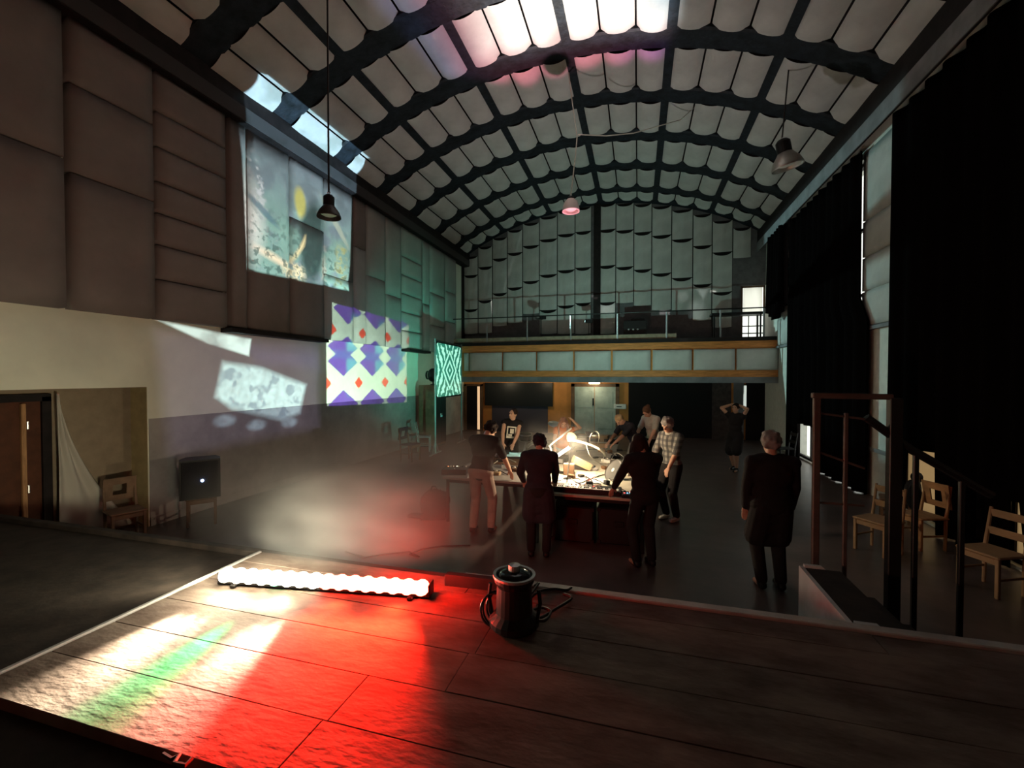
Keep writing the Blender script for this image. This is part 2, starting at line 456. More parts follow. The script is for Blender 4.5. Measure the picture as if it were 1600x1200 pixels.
for yv in RIBS: obj('rib', rm, ceil, (0, yv, 0))
obj('rib', rm, ceil, (0, YU - 0.12, 0))
NP = 18
SW = 2 * PH0 * RAD / NP
def ceilpad(L, seed, sag):
    rr = random.Random(seed); n = 8; q = MB(); wv = (SW - 0.04)
    ny = 5; tilt = rr.uniform(-0.12, 0.12); ph = rr.uniform(0, 6)
    def fn(u, v):
        s_ = math.sin(PI * min(max(u + tilt * u * (1 - u), 0), 1)) ** 0.62
        e = 1 - 0.10 * abs(2*v - 1) ** 3
        return ((u - .5) * wv, (v - .5) * L, -sag * s_ * e - 0.02 + 0.006 * math.sin(9*v + ph) * s_)
    q.grid(fn, n, ny, flip=True)
    o = len(q.v); q.m = 1  # end caps coloured black to paint their shaded side
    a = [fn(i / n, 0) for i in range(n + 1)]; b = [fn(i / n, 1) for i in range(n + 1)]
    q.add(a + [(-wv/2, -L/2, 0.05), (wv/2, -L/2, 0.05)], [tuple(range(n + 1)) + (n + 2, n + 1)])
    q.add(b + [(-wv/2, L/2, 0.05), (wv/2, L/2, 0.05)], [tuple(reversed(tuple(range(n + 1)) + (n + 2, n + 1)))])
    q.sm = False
    me = q.mesh('ceiling_pad', [CLOTH, FELT_SHADE]); me.polygons.foreach_set('use_smooth', [p.material_index == 0 for p in me.polygons]); me.update(); return me
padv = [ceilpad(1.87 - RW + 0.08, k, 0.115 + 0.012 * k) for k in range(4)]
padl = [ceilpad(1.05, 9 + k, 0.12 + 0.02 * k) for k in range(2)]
bays = [(RIBS[k] + RIBS[k+1]) / 2 for k in range(7)] 
rr = random.Random(11)
for bi, yc in enumerate([RIBS[0] - 0.935] + bays + [(RIBS[7] + YU - 0.24) / 2 + 0.1]):
    for k in range(NP):
        x, z, a = onarc((k + 0.5) / NP, 0.0)
        me = rr.choice(padv)
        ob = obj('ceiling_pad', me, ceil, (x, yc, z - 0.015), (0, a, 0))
        if bi == 8: ob.scale = (1, 0.62, 1)
pm = None
for k in range(1, 6):
    x, z, a = onarc(k / 6, 0.0)
    q = MB(); q.cbox((x, (YR0 + YU) / 2, z - 0.005), (0.19, YU - YR0, 0.22), ry=a); q.build('purlin', RIBM, ceil)

# ---- right wall with windows
m = MB(); X2 = XR + 0.35
W1, W2 = (4.8, 9.55), (10.92, 15.15)
for a, b in ((YR0, W1[0]), (W1[1], W2[0]), (W2[1], YU + 0.3)): m.box((XR, a, 0), (X2, b, ZE + 0.25))
for a, b in (W1, W2): m.box((XR, a, 6.95), (X2, b, ZE + 0.25)); m.box((XR, a, 0), (X2, b, 0.04))
wr = struct('wall_right', m, mat('pale_plaster', (0.66, 0.66, 0.60), 0.9, var=0.06, bump=0.1), 'right wall with tall curtained windows between pale piers')
def pier(a, b, joints, slant):
    zz = [3.42] + joints + [7.0]
    for k in range(len(zz) - 1):
        me = padmesh(b - a, zz[k+1] - zz[k] - 0.02, 0.07, 0.3, 6, CLOTHB, 0.0, k)
        M = Matrix(((0, 0, -1, XR), (-1, 0, 0, (a + b) / 2), (0, 1, 0, (zz[k] + zz[k+1]) / 2), (0, 0, 0, 1)))
        o = obj('wall_pad', me, wr); o.matrix_world = M
pier(9.60, 10.90, [4.15, 4.85, 5.6], 0)
pier(15.2, 16.75, [4.3, 5.2, 6.1], 0)
q = MB(); q.box((XR - 0.09, 9.6, 3.34), (XR, 10.9, 3.41)); q.box((XR - 0.09, 15.2, 3.34), (XR, 16.75, 3.41)); q.build('ledge', BEAMG, wr)
q = MB(); q.box((XR - 0.03, 9.64, 1.62), (XR - 0.001, 9.72, 3.3)); q.build('conduit', GREYM, wr)
q = MB(); q.box((XR - 0.05, 9.6, 0.9), (XR, 10.9, 0.97)); q.build('chair_rail', GREYM, wr)
FROST = bpy.data.materials.new('frosted_pane'); FROST.use_nodes = True
nt = FROST.node_tree; nt.nodes.remove(nt.nodes['Principled BSDF'])
tr = nt.nodes.new('ShaderNodeBsdfTranslucent'); tr.inputs[0].default_value = (0.46, 0.36, 0.25, 1)
nt.links.new(tr.outputs[0], nt.nodes['Material Output'].inputs[0])
GLASS = bpy.data.materials.new('window_glass'); GLASS.use_nodes = True
nt = GLASS.node_tree; nt.nodes.remove(nt.nodes['Principled BSDF'])
t1 = nt.nodes.new('ShaderNodeBsdfTransparent'); t2 = nt.nodes.new('ShaderNodeBsdfGlossy'); t2.inputs['Roughness'].default_value = 0.05
mx = nt.nodes.new('ShaderNodeMixShader'); mx.inputs[0].default_value = 0.06
nt.links.new(t1.outputs[0], mx.inputs[1]); nt.links.new(t2.outputs[0], mx.inputs[2]); nt.links.new(mx.outputs[0], nt.nodes['Material Output'].inputs[0])
for wi, (a, b) in enumerate((W1, W2)):
    m = MB(); xw = XR + 0.12; nb = 4
    m.box((xw - 0.04, a, 0.04), (xw + 0.04, a + 0.03, 6.95)); m.box((xw - 0.04, b - 0.03, 0.04), (xw + 0.04, b, 6.95))
    m.box((xw - 0.04, a, 6.88), (xw + 0.04, b, 6.95)); m.box((xw - 0.04, a, 0.04), (xw + 0.04, b, 0.10))
    wn = struct('window_%d' % (wi + 1), m, BEAM, ['tall window nearest the stage, behind black curtains', 'tall window between the two pale piers, behind black curtains'][wi])
    for k in range(1, nb):
        q = MB(); yk = a + (b - a) * k / nb; q.box((xw - 0.03, yk - 0.03, 0.1), (xw + 0.03, yk + 0.03, 6.88)); q.build('mullion', BEAM, wn)
    for z in (1.25, 2.65, 4.15, 5.55):
        q = MB(); q.box((xw - 0.03, a + 0.03, z - 0.03), (xw + 0.03, b - 0.03, z + 0.03)); q.build('glazing_bar', BEAM, wn)
    lv = [0.1, 1.25, 2.65, 4.15, 5.55, 6.9]
    for k in range(nb):
        for j in range(5):
            q = MB(); ya = a + (b - a) * k / nb + 0.01; yb = a + (b - a) * (k + 1) / nb - 0.01
            q.box((xw - 0.004, ya, lv[j] + .01), (xw + 0.004, yb, lv[j+1] - .01)); q.build('pane', FROST if (j == 0 and wi == 0) else GLASS, wn)

# ---- balcony and back walls
ZF = 3.74
m = MB(); m.box((XL, YB, ZF - 0.25), (XR, YU + 0.3, ZF)); m.box((XL, YB + 0.05, 2.36), (XR, YB + 0.28, ZF - 0.2))
bal = struct('balcony', m, WOODD, 'balcony across the back of the hall with padded front')
for z0, z1, mm, nm, dy in ((2.17, 2.38, BEAMG, 'grey_beam', 0.03), (2.38, 2.60, ORANGEW, 'wood_strip', 0.0), (3.36, 3.62, ORANGEW, 'wood_strip', 0.0), (3.62, ZF + 0.01, BEAM, 'deck_edge', 0.05)):
    q = MB(); q.box((XL, YB - 0.01 - dy, z0), (XR, YB + 0.12, z1)); q.build(nm, mm, bal)
q = MB(); q.box((XL, YB + 0.02, 2.6), (XR, YB + 0.06, 3.36)); q.build('backing_board', OCHRE, bal)
bx = [725, 734, 786, 839, 897, 956, 1018, 1082, 1149, 1212]
for k in range(9):
    xa = pY(bx[k], 565, YB).x; xb = pY(bx[k+1], 565, YB).x
    if k == 8: xb = XR
    me = padmesh(xb - xa - 0.06, 0.74, 0.16, 0.6, 9, CLOTH, 0.008, 50 + k)
    o = obj('balcony_pad', me, bal); o.matrix_world = Matrix(((1, 0, 0, (xa + xb) / 2), (0, 0, -1, YB + 0.02), (0, 1, 0, 2.98), (0, 0, 0, 1)))
kb = MB(); kb.box((XL, YB + 0.06, ZF), (pY(1057, 530, YB).x, YB + 0.09, ZF + 0.2)); kb.build('kick_board', mat('kick_board_wood', (0.30, 0.24, 0.17), 0.7, var=0.2), bal)
rail = thing('balcony_railing', 'thin metal railing with slender posts along the balcony edge', 'railing', (0, YB + 0.03, ZF))
q = MB(); q.tube([(XL + .02, 0, 1.0), (XR - .02, 0, 1.0)], 0.022, 8); q.build('top_rail', BLACKM, rail)
for p in (695, 760.5, 823.5, 891.7, 965, 1042, 1126, 1194):
    x = pY(p, 510, YB).x
    q = MB(); q.bevbox((x, 0, 0.49), (0.05, 0.03, 0.98), 0.006); q.build('post', GREYM, rail)

# upper back wall with its bright window
hx0, hx1 = pY(1158, 480, YU).x, pY(1197, 480, YU).x
hz0, hz1 = ZF, pY(1178, 446, YU).z
m = MB(); n = 48
for i in range(n):
    xa = XL + (XR - XL) * i / n; xb = XL + (XR - XL) * (i + 1) / n
    xa2, xb2 = xa, xb
    if xb <= hx0 or xa >= hx1:
        segs = [(xa, xb, 0)]
    else:
        segs = []
        if xa < hx0: segs.append((xa, hx0, 0))
        if xb > hx1: segs.append((hx1, xb, 0))
        segs.append((max(xa, hx0), min(xb, hx1), 1))
    for (p, q_, hole) in segs:
        z0 = hz1 if hole else ZF - 0.1
        za, zb = arch(p) + 0.2, arch(q_) + 0.2
        m.add([(p, YU, z0), (q_, YU, z0), (q_, YU, zb), (p, YU, za), (p, YU + .25, z0), (q_, YU + .25, z0), (q_, YU + .25, zb), (p, YU + .25, za)],
              [(0,1,2,3), (7,6,5,4), (0,4,5,1), (0,3,7,4), (1,5,6,2)])
wb = struct('wall_back_upper', m, mat('upper_wall', (0.13, 0.12, 0.125), 0.85, var=0.15), 'arched upper back wall hung with cloth panels above the balcony')
m = MB(); yf = YU + 0.08
for a, b in (((hx0, yf, hz0), (hx0 + .07, yf + .06, hz1)), ((hx1 - .07, yf, hz0), (hx1, yf + .06, hz1)), ((hx0, yf, hz1 - .06), (hx1, yf + .06, hz1)), ((hx0, yf, hz0), (hx1, yf + .06, hz0 + .05))): m.box(a, b)
w3 = struct('window_3', m, WOODD, 'bright window at the right end of the balcony')
zm = hz0 + (hz1 - hz0) * 0.46
for z in (zm, hz0 + .28, hz0 + .55):
    q = MB(); q.box((hx0 + .05, yf + .01, z - .02), (hx1 - .05, yf + .05, z + .02)); q.build('glazing_bar', GREYM, w3)
for k in (1, 2):
    x = hx0 + (hx1 - hx0) * k / 3
    q = MB(); q.box((x - .015, yf + .01, hz0 + .04), (x + .015, yf + .05, zm)); q.build('glazing_bar', GREYM, w3)
for za, zb in ((hz0 + .05, zm - .02), (zm + .02, hz1 - .06)):
    q = MB(); q.box((hx0 + .06, yf + .025, za), (hx1 - .06, yf + .032, zb)); q.build('pane', GLASS, w3)
TRW = bpy.data.materials.new('backlit_cloth'); TRW.use_nodes = True
nt = TRW.node_tree; nt.nodes.remove(nt.nodes['Principled BSDF'])
tr = nt.nodes.new('ShaderNodeBsdfTranslucent'); tr.inputs[0].default_value = (0.92, 0.90, 0.84, 1)
nt.links.new(tr.outputs[0], nt.nodes['Material Output'].inputs[0])
q = MB(); q.grid(lambda u, v: (hx0 + .08 + (hx1 - hx0 - .2) * u, yf - .03 + .02 * math.sin(u * 9 + v * 2), zm + (hz1 - zm - .08) * v), 14, 6); q.sm = True
tag(q.build('white_cloth', TRW), 'white cloth hung over the bright balcony window', 'cloth')

# centre post and cloth columns
q = MB(); q.box((-1.76, YU - 0.14, ZF), (-1.48, YU, arch(-1.6))); q.build('centre_post', BEAM, wb)
q = MB(); q.box((XL, YU - 0.25, ZF), (XL + 0.06, YU, arch(XL + .1))); q.build('corner_post', BEAM, wb)
xs = [pY(p, 450, YU).x for p in (725.5, 747.5, 770, 793, 817, 843, 871, 898.5, 924)]
xs2 = [pY(p, 450, YU).x for p in (934.5, 962, 990, 1018, 1049, 1082, 1112, 1144, 1173)]
J = [[430, 483, 521], [417, 469, 520], [404, 458, 509], [395, 449, 504], [384, 439, 490], [374, 429, 484, 521], [366, 422, 477, 521], [362, 418, 473, 521],
     [359, 415, 472, 521], [360, 417, 473], [363, 421, 477], [368, 427, 484], [374, 434, 485], [384, 444, 500], [394, 456, 511], [403]]
def hungpad(w_, h_, seed):
    rr = random.Random(seed); n = 8; q = MB(); k1 = rr.uniform(0.35, 0.65); a1 = rr.uniform(0.0, 0.035)
    def fn(u, v):      # v = 0 bottom
        s_ = max(math.sin(PI * u), 0) ** 0.6
        z = 0.035 + 0.07 * (1 - v) ** 2.2 * s_ + 0.03 * s_
        z += a1 * math.cos((u - k1) * (8 + 16 * (1 - v))) * (v ** 0.6) * s_
        drop = -0.035 * s_ * (1 - v) ** 3
        drop -= 0.135 * s_ * v ** 6
        return ((u - .5) * w_, (v - .5) * h_ + drop, z)
    q.grid(fn, n, n)
    bt = [fn(i / n, 0) for i in range(n + 1)]
    q.m = 1; q.add(bt + [(-w_/2, -h_/2, 0), (w_/2, -h_/2, 0)], [tuple(reversed(range(n + 1))) + (n + 1, n + 2)])  # black closing faces paint the shadow under and between the cloths
    for u in (0, 1):
        sd = [fn(u, j / n) for j in range(n + 1)]; ss = (-.5 if u == 0 else .5) * w_
        f = tuple(range(n + 1)) + (n + 2, n + 1)
        q.add(sd + [(ss, -h_/2, 0), (ss, h_/2, 0)], [f if u == 1 else tuple(reversed(f))])
    me = q.mesh('cloth_panel', [CLOTHB, FELT_SHADE]); me.polygons.foreach_set('use_smooth', [p.material_index == 0 for p in me.polygons]); return me
allc = [(xs[i], xs[i+1]) for i in range(8)] + [(xs2[i], xs2[i+1]) for i in range(8)]
for ci, (xa, xb) in enumerate(allc):
    pxm = 725 + 28 * ci
    # pixel x of the column middle
    pm_ = [736, 759, 781, 805, 830, 857, 885, 911, 948, 976, 1004, 1033, 1065, 1097, 1128, 1158][ci]
    ends = [pY(pm_, yy, YU).z for yy in J[ci]]
    top = min(arch(xa), arch(xb)) - 0.16
    ends = [max(e, ZF + 0.02) for e in ends]
    q = MB(); q.box((xa, YU - .012, ends[-1] + .03), (xb, YU - .002, top + .05)); q.build('column_shade_backing', FELT_SHADE, wb)  # black sheet paints the shade in the gaps between panels
    for k, e in enumerate(ends):
        t_ = top + 0.05 if k == 0 else ends[k-1] - 0.022
        if t_ - e < 0.08: continue
        me = hungpad(xb - xa - 0.035, t_ - e, ci * 7 + k)
        o = obj('cloth_panel', me, wb); o.matrix_world = Matrix(((1, 0, 0, (xa + xb) / 2), (0, 0, -1, YU - 0.01), (0, 1, 0, (t_ + e) / 2), (0, 0, 0, 1)))

# lower back wall below the balcony
m = MB(); m.box((XL, YU, 0), (XR, YU + 0.3, ZF - 0.1)); wbl = struct('wall_back_lower', m, OCHRE, 'ochre back wall beneath the balcony')
def backpart(name, p0, p1, y0, y1, mt, dy=0.06, yy=YU):
    a = pY(p0, (y0 + y1) / 2, yy).x; b = pY(p1, (y0 + y1) / 2, yy).x
    zt = pY((p0 + p1) / 2, y0, yy).z; zb = max(pY((p0 + p1) / 2, y1, yy).z, 0)
    q = MB(); q.box((a, yy - dy, zb), (b, yy - 0.001, zt)); return q.build(name, mt, wbl)
backpart('hatch_shutter', 759, 864, 598, 634, BLACK, 0.12)
backpart('hatch_opening', 769, 856, 634, 690, mat('hatch_dark', (0.06, 0.05, 0.07), 0.5), 0.03)
backpart('side_panel', 982, 1112, 594, 690, FELT_SHADE, 0.05)
backpart('side_panel', 1112, 1142, 594, 690, DARKW, 0.04)
backpart('side_panel', 1165, 1200, 594, 690, FELT_SHADE, 0.05)
# double door
a, b = pY(898, 650, YU).x, pY(962, 650, YU).x; zt = pY(930, 604, YU).z
m = MB(); m.box((a - .14, YU - .1, 0), (a, YU, zt + .12)); m.box((b, YU - .1, 0), (b + .14, YU, zt + .12)); m.box((a - .14, YU - .1, zt), (b + .14, YU, zt + .12))
d2 = struct('door_2', m, WOODD, 'pale green double door in a dark frame below the exit light')
DG = mat('door_green', (0.42, 0.47, 0.42), 0.7, var=0.15, scale=3)
mid = a + (b - a) * 0.49
for p, q_ in ((a, mid - .006), (mid + .006, b)):
    q = MB(); q.box((p + .005, YU - .06, .02), (q_ - .005, YU - .02, zt - .01))
    lf = q.build('door_leaf', DG, d2)
    for z0, z1 in ((0.25, 0.95), (1.1, zt - .2)):
        q = MB(); q.bevbox(((p + q_) / 2, YU - .063, (z0 + z1) / 2), (q_ - p - .22, .02, z1 - z0), .006); q.build('door_panel', DG, lf)
q = MB(); q.bevbox((mid - .05, YU - .09, 1.35), (.06, .04, .3), .01); q.build('door_handle', BLACKM, d2)
# half open lit side door at the far left
a, b = pY(730, 650, YU).x, pY(753, 650, YU).x; zt = pY(740, 603, YU).z
m = MB(); m.box((a - .1, YU - .1, 0), (a, YU, zt + .08)); m.box((b - .04, YU - .1, 0), (b + .06, YU, zt + .08)); m.box((a - .1, YU - .1, zt), (b + .06, YU, zt + .08))
d3 = struct('door_3', m, WOODD, 'narrow side door with a lit slit behind the green screen')
q = MB(); q.box((a, YU - .05, 0.02), (b - .04, YU - .02, zt)); q.build('door_leaf', FELT_SHADE, d3)
q = MB(); q.box((b - .19, YU - .065, .05), (b - .08, YU - .05, zt - .02)); q.build('lit_gap', mat('lit_gap', (0.8, 0.6, 0.4), 0.6, emit=(1, 0.62, 0.34), es=0.75), d3)
# rear wall behind the camera
m = MB(); m.box((XL - 0.3, YR0 - 0.3, 0), (XR + 0.3, YR0, ZE + 2.2)); struct('wall_rear', m, DARKW, 'dark wall behind the stage')
# columns that carry the balcony
for k, (px_, lb) in enumerate(((1163, 'bare post below the balcony beside the white window strip'), )):
    pass
q = MB(); x = pY(1146, 620, YU).x; q.box((x, YU - .07, 0), (x + .35, YU - .001, 2.3)); q.build('wall_pilaster', BEAMG, wbl)
x = pY(1161, 620, YU).x
m = MB(); m.box((x - .03, YU - .05, 1.1), (x + .13, YU - .005, 2.1)); w4 = struct('window_4', m, WOODD, 'narrow window slit with daylight under the balcony at the right')
q = MB(); q.box((x, YU - .07, 1.15), (x + .1, YU - .05, 2.05)); q.build('pane', mat('daylit_pane', (0.8, 0.8, 0.75), 0.4, emit=(0.9, 1.0, 0.9), es=0.6), w4)

# ---- curtains on the right
def curtain(name, y0, y1, ztop, zbot, label, x=XR - 0.16, amp=0.07, waves=9, edge=None, n=70, nv=14):
    q = MB()
    def fn(u, v):
        z = zbot(y0 + (y1 - y0) * u) if callable(zbot) else zbot
        zz_ = z + (ztop - z) * v
        a0, b0 = (edge(zz_) if edge else (y0, y1))
        return (x + amp * math.sin(u * waves * 2 * PI) * (1.1 - 0.4 * v) + 0.02 * math.sin(u * 37), a0 + (b0 - a0) * u, zz_)
    q.grid(fn, n, nv); q.sm = True
    o = q.build(name, CURT); o.modifiers.new('s', 'SOLIDIFY').thickness = 0.012
    return tag(o, label, 'curtain', 'black curtains along the right wall')
curtain('curtain', 3.3, 9.52, 7.04, lambda yy: 1.22 if (8.1 < yy < 8.92) else (0.9 if 6.62 < yy < 6.9 else 0.02), 'widest black curtain, hanging at the right edge beside the stage stairs', waves=14, n=120)
curtain('curtain', 10.9, 15.1, 7.04, lambda yy: 1.08 if 12.95 < yy < 14.25 else 0.02, 'black curtain hanging between the two pale piers on the right wall', waves=10,
        edge=lambda z: (10.76 if z > 3.6 else 10.42, 15.0 if z > 4.8 else 15.12))
curtain('curtain', 15.2, 16.68, 7.04, lambda yy: 4.2 + 0.5 * abs(yy - 16.0), 'short gathered black curtain hanging beside the balcony end', waves=5, x=XR - 0.3, amp=0.12, n=40)
# ================================================================== LAMPS, PROJECTORS, SCREENS
# ---- LED bar on the stage edge
A = pz(350, 911, ZS); B = pz(672, 933, ZS)
ang = math.atan2(B.y - A.y, B.x - A.x); L = (B - A).length
bar = thing('led_light_bar', 'long LED light bar on the stage, glowing white left and red right', 'stage light', (A.x, A.y, ZS), ang)
TILT = 0.55
q = MB()
hs = [(-0.045, 0.02), (0.045, 0.02), (0.045, 0.075), (-0.005, 0.098), (-0.05, 0.05)]
vs = [(x, p[0], p[1]) for x in (0, L) for p in hs]; nh = len(hs)
q.add(vs, [tuple(range(nh)), tuple(reversed(range(nh, 2*nh)))] + [(i, nh + i, nh + (i+1) % nh, (i+1) % nh) for i in range(nh)])
q.build('housing', BLACKM, bar)
for x in (0.12, L - 0.12):
    q = MB(); q.bevbox((x, 0.0, 0.011), (0.04, 0.14, 0.022), 0.004); q.build('foot', BLACKM, bar)
for x in (-0.006, L + 0.006):
    q = MB(); q.bevbox((x, 0.0, 0.057), (0.012, 0.1, 0.09), 0.004); q.build('end_plate', BLACKM, bar)
NC = 16
WCOL = (1.0, 0.90, 0.66); RCOL = (1.0, 0.014, 0.005); GCOL = (0.03, 1.0, 0.30)
LW = mat('led_white', (0.9, 0.9, 0.8), 0.4, emit=WCOL, es=26.0)
LR = mat('led_red', (0.9, 0.2, 0.1), 0.4, emit=(1.0, 0.085, 0.05), es=26.0)
LG = mat('led_green', (0.3, 0.9, 0.5), 0.4, emit=(0.3, 1.0, 0.6), es=14.0)
for (xa_, xb_, mm_) in ((0.01, L * .5, LW), (L * .5, L - .01, LR)):
    q = MB(); M = Matrix.Translation(((xa_ + xb_) / 2, -0.030, 0.076)) @ Euler((0.80, 0, 0)).to_matrix().to_4x4()
    q.bevbox((0, 0, 0), (xb_ - xa_, 0.085, 0.018), 0.006, M0=M); q.build('diffuser', mm_, bar)
for k in range(NC):
    x = L * (k + 0.5) / NC
    q = MB(); M = Matrix.Translation((x, -0.030, 0.076)) @ Euler((0.80, 0, 0)).to_matrix().to_4x4()
    q.lathe([(0.054, -0.004), (0.054, 0.008), (0.047, 0.022), (0.026, 0.034), (0.002, 0.038)], 14, M); q.sm = True
    isred = k >= 8; grn = k == 4
    q.build('lens', LR if isred else (LG if grn else LW), bar)
    l = light('led_beam', 'SPOT', (x, -0.095, 0.10), (620.0 if isred else (1500.0 if grn else (110.0 if k in (3, 5) else (500.0 if k in (2, 6) else 1100.0)))), RCOL if isred else (GCOL if grn else WCOL), bar,
              (0.0, -1, -0.075), 0.02, 56 if isred else (22 if grn else 28), 0.9)
for fx in (0.03, 0.14, 0.27):
    light('led_spill', 'POINT', (L * fx, -0.01, 0.16), 27, (1.0, 0.95, 0.68), bar, None, 0.06)
light('led_spill', 'SPOT', (L * 0.85, 0.02, 0.16), 50, RCOL, bar, (-0.25, 1, 0.0), 0.06, 130, 0.8)
light('led_spill', 'POINT', (L * 0.97, -0.02, 0.15), 36, RCOL, bar, None, 0.05)
light('led_spill', 'SPOT', (-0.03, -0.02, 0.13), 170, (1.0, 0.97, 0.66), bar, (-1, 0.15, 0.0), 0.06, 84, 1.0)
for fx, en, c in ((0.12, 26, WCOL), (0.36, 26, WCOL), (0.62, 16, (1.0, 0.10, 0.03)), (0.88, 16, (1.0, 0.10, 0.03))):
    light('led_glow', 'SPOT', (L * fx, -0.11, 0.12), en, c, bar, (0, -1, -0.75), 0.04, 110, 0.9)

# ---- projector boxes with their beams
def projector(name, loc, target, label, fn, plane, energy, angle, size=(0.34, 0.26, 0.12), rad=0.004, lift=0.0):
    d = Vector(target) - Vector(loc); rz = math.atan2(-d.x, d.y)
    p = thing(name, label, 'projector', (loc[0], loc[1], loc[2] - 0.06), rz)
    q = MB(); q.bevbox((0, -0.13, 0.06), (*size[:2], size[2]), 0.012); q.build('body', BLACK, p)
    q = MB(); M = Matrix.Translation((0.06, -0.01, 0.06)) @ Euler((-PI/2, 0, 0)).to_matrix().to_4x4()
    q.lathe([(0.045, -0.01), (0.045, 0.015), (0.036, 0.018)], 16, M); q.lathe([(0.001, 0.012), (0.036, 0.012)], 16, M); q.build('lens', mat('lens_glass', (0.02, 0.02, 0.03), 0.1), p)
    for sx in (-1, 1):
        q = MB(); q.bevbox((sx * size[0] * .5, -0.13, 0.06), (0.006, 0.16, 0.07), 0.002); q.build('vent', GREYM, p)
    bpy.context.view_layer.update()
    wloc = Vector(loc) + Vector((-math.sin(rz), math.cos(rz), 0)) * 0.05 + Vector((0, 0, lift))
    o = projector_light('beam', tuple(wloc), plane, fn, energy, d, angle, None, rad)
    mw = Matrix.Translation(p.location) @ Euler((0, 0, rz)).to_matrix().to_4x4()
    o.parent = p; o.matrix_parent_inverse = mw.inverted()
    return p
XPAD = XL + 0.2
def wp(px_, py_, X=XPAD):
    v = pX(px_, py_, X); return (v.y, v.z)

# video of a figure + loose patches on the plaster
def fn1(a, b):
    c = Acc((0, 0, 0))
    n = noise(a, b, 1.6, 4); n2 = noise(a, b, 7.0, 3)
    quad = [(wp(368, 205)[0], 8.9), (wp(557, 306)[0], 8.9), wp(546, 456), wp(386, 423)]
    im = Acc((0.24, 0.52, 0.46))
    top = (b - 5.6).soft(1.6)
    im.mixc(top, (0.30, 0.48, 0.60))
    im.mixc((n - 0.5).soft(0.12), (0.20, 0.34, 0.40))
    im.mixc(ellm(a, b, wp(470, 318), (0.20, 0.42), 0.4, 0.1), (0.62, 0.72, 0.22))
    im.mixc(ellm(a, b, wp(489, 378), (0.46, 1.15), 0.35, -0.1), (0.035, 0.10, 0.10))
    im.mixc(poly(a, b, [wp(395, 375), wp(428, 392), wp(455, 412), wp(450, 425), wp(420, 408), wp(392, 390)], 0.12), (1.0, 1.0, 0.72))
    im.mixc(poly(a, b, [wp(452, 412), wp(476, 366), wp(481, 366), wp(478, 385), wp(460, 414)], 0.08), (1.0, 1.0, 0.55))
    im.mixc(ellm(a, b, wp(460, 425), (0.42, 0.28), 0.5) * (n2 - 0.38).soft(0.15), (0.95, 1.0, 0.65))
    im.mixc(ellm(a, b, wp(388, 340), (0.5, 1.1), 0.8), (0.85, 1.0, 0.95))
    im.mixc(poly(a, b, [wp(505, 385), wp(512, 385), wp(515, 445), wp(500, 440)], 0.15) * (n2 - 0.45).soft(0.1), (0.95, 1.0, 0.8))
    im.mixc(poly(a, b, [wp(522, 375), wp(545, 380), wp(545, 455), wp(520, 450)], 0.2) * (n2 - 0.47).soft(0.12), (0.70, 0.85, 0.35))
    im.mixc(ellm(a, b, wp(405, 300), (0.2, 0.9), 0.6, 0.2) * (n2 - 0.5).soft(0.1), (0.75, 0.95, 1.0))
    low = (6.2 - b).soft(1.2)
    im.mixc(low * (n2 - 0.53).soft(0.06) * 0.75, (0.05, 0.15, 0.14))
    im.mixc(ellm(a, b, wp(525, 350), (0.9, 0.12), 0.5, -0.75) * 0.7, (0.55, 0.75, 0.60))
    im.mixc(ellm(a, b, wp(412, 330), (0.55, 0.10), 0.5, -0.5) * 0.8, (0.10, 0.26, 0.34))
    c.mixc(poly(a, b, quad, 0.05), im)
    # lavender field on the plaster
    lav = [wp(240, 512, XL), wp(500, 532, XL), wp(503, 676, XL), wp(300, 718, XL), wp(262, 720, XL)]
    c.mixc(poly(a, b, lav, 0.25) * 0.9, (0.0128, 0.0120, 0.0208))
    c.mixc(poly(a, b, [wp(380, 540, XL), wp(500, 548, XL), wp(505, 590, XL), wp(400, 580, XL)], 0.3) * 0.7, (0.0144, 0.0128, 0.0352))
    # bright sliver
    c.mixc(poly(a, b, [wp(240, 504, XL), wp(397, 535, XL), wp(393, 564, XL), wp(330, 545, XL)], 0.05) * ((n - 0.3).soft(0.25)), (0.1496, 0.2000, 0.2160))
    # crumpled bright patch
    pt = [wp(350, 566, XL), wp(410, 575, XL), wp(481, 602, XL), wp(470, 650, XL), wp(440, 662, XL), wp(365, 645, XL), wp(337, 625, XL)]
    mk = poly(a, b, pt, 0.12) * (0.35 + n2 * 0.9)
    c.mixc(mk, (0.1168, 0.1744, 0.2000))
    c.mixc(poly(a, b, pt, 0.15) * (noise(a, b, 3.2, 2) - 0.52).soft(0.08) * 0.7, (0.031, 0.052, 0.078))
    for p_ in ((355, 659), (403, 665), (452, 661)):
        c.mixc(ellm(a, b, wp(*p_, XL), (0.28, 0.14), 0.5) * (n2 + 0.1), (0.068, 0.099, 0.125))
    return c
projector('video_projector', (-1.55, 8.35, 0.815), (-7.3, 8.6, 4.6), 'black projector at the back of the gear tables, aimed up at the left wall', fn1, (0, XPAD), 11000, 110)

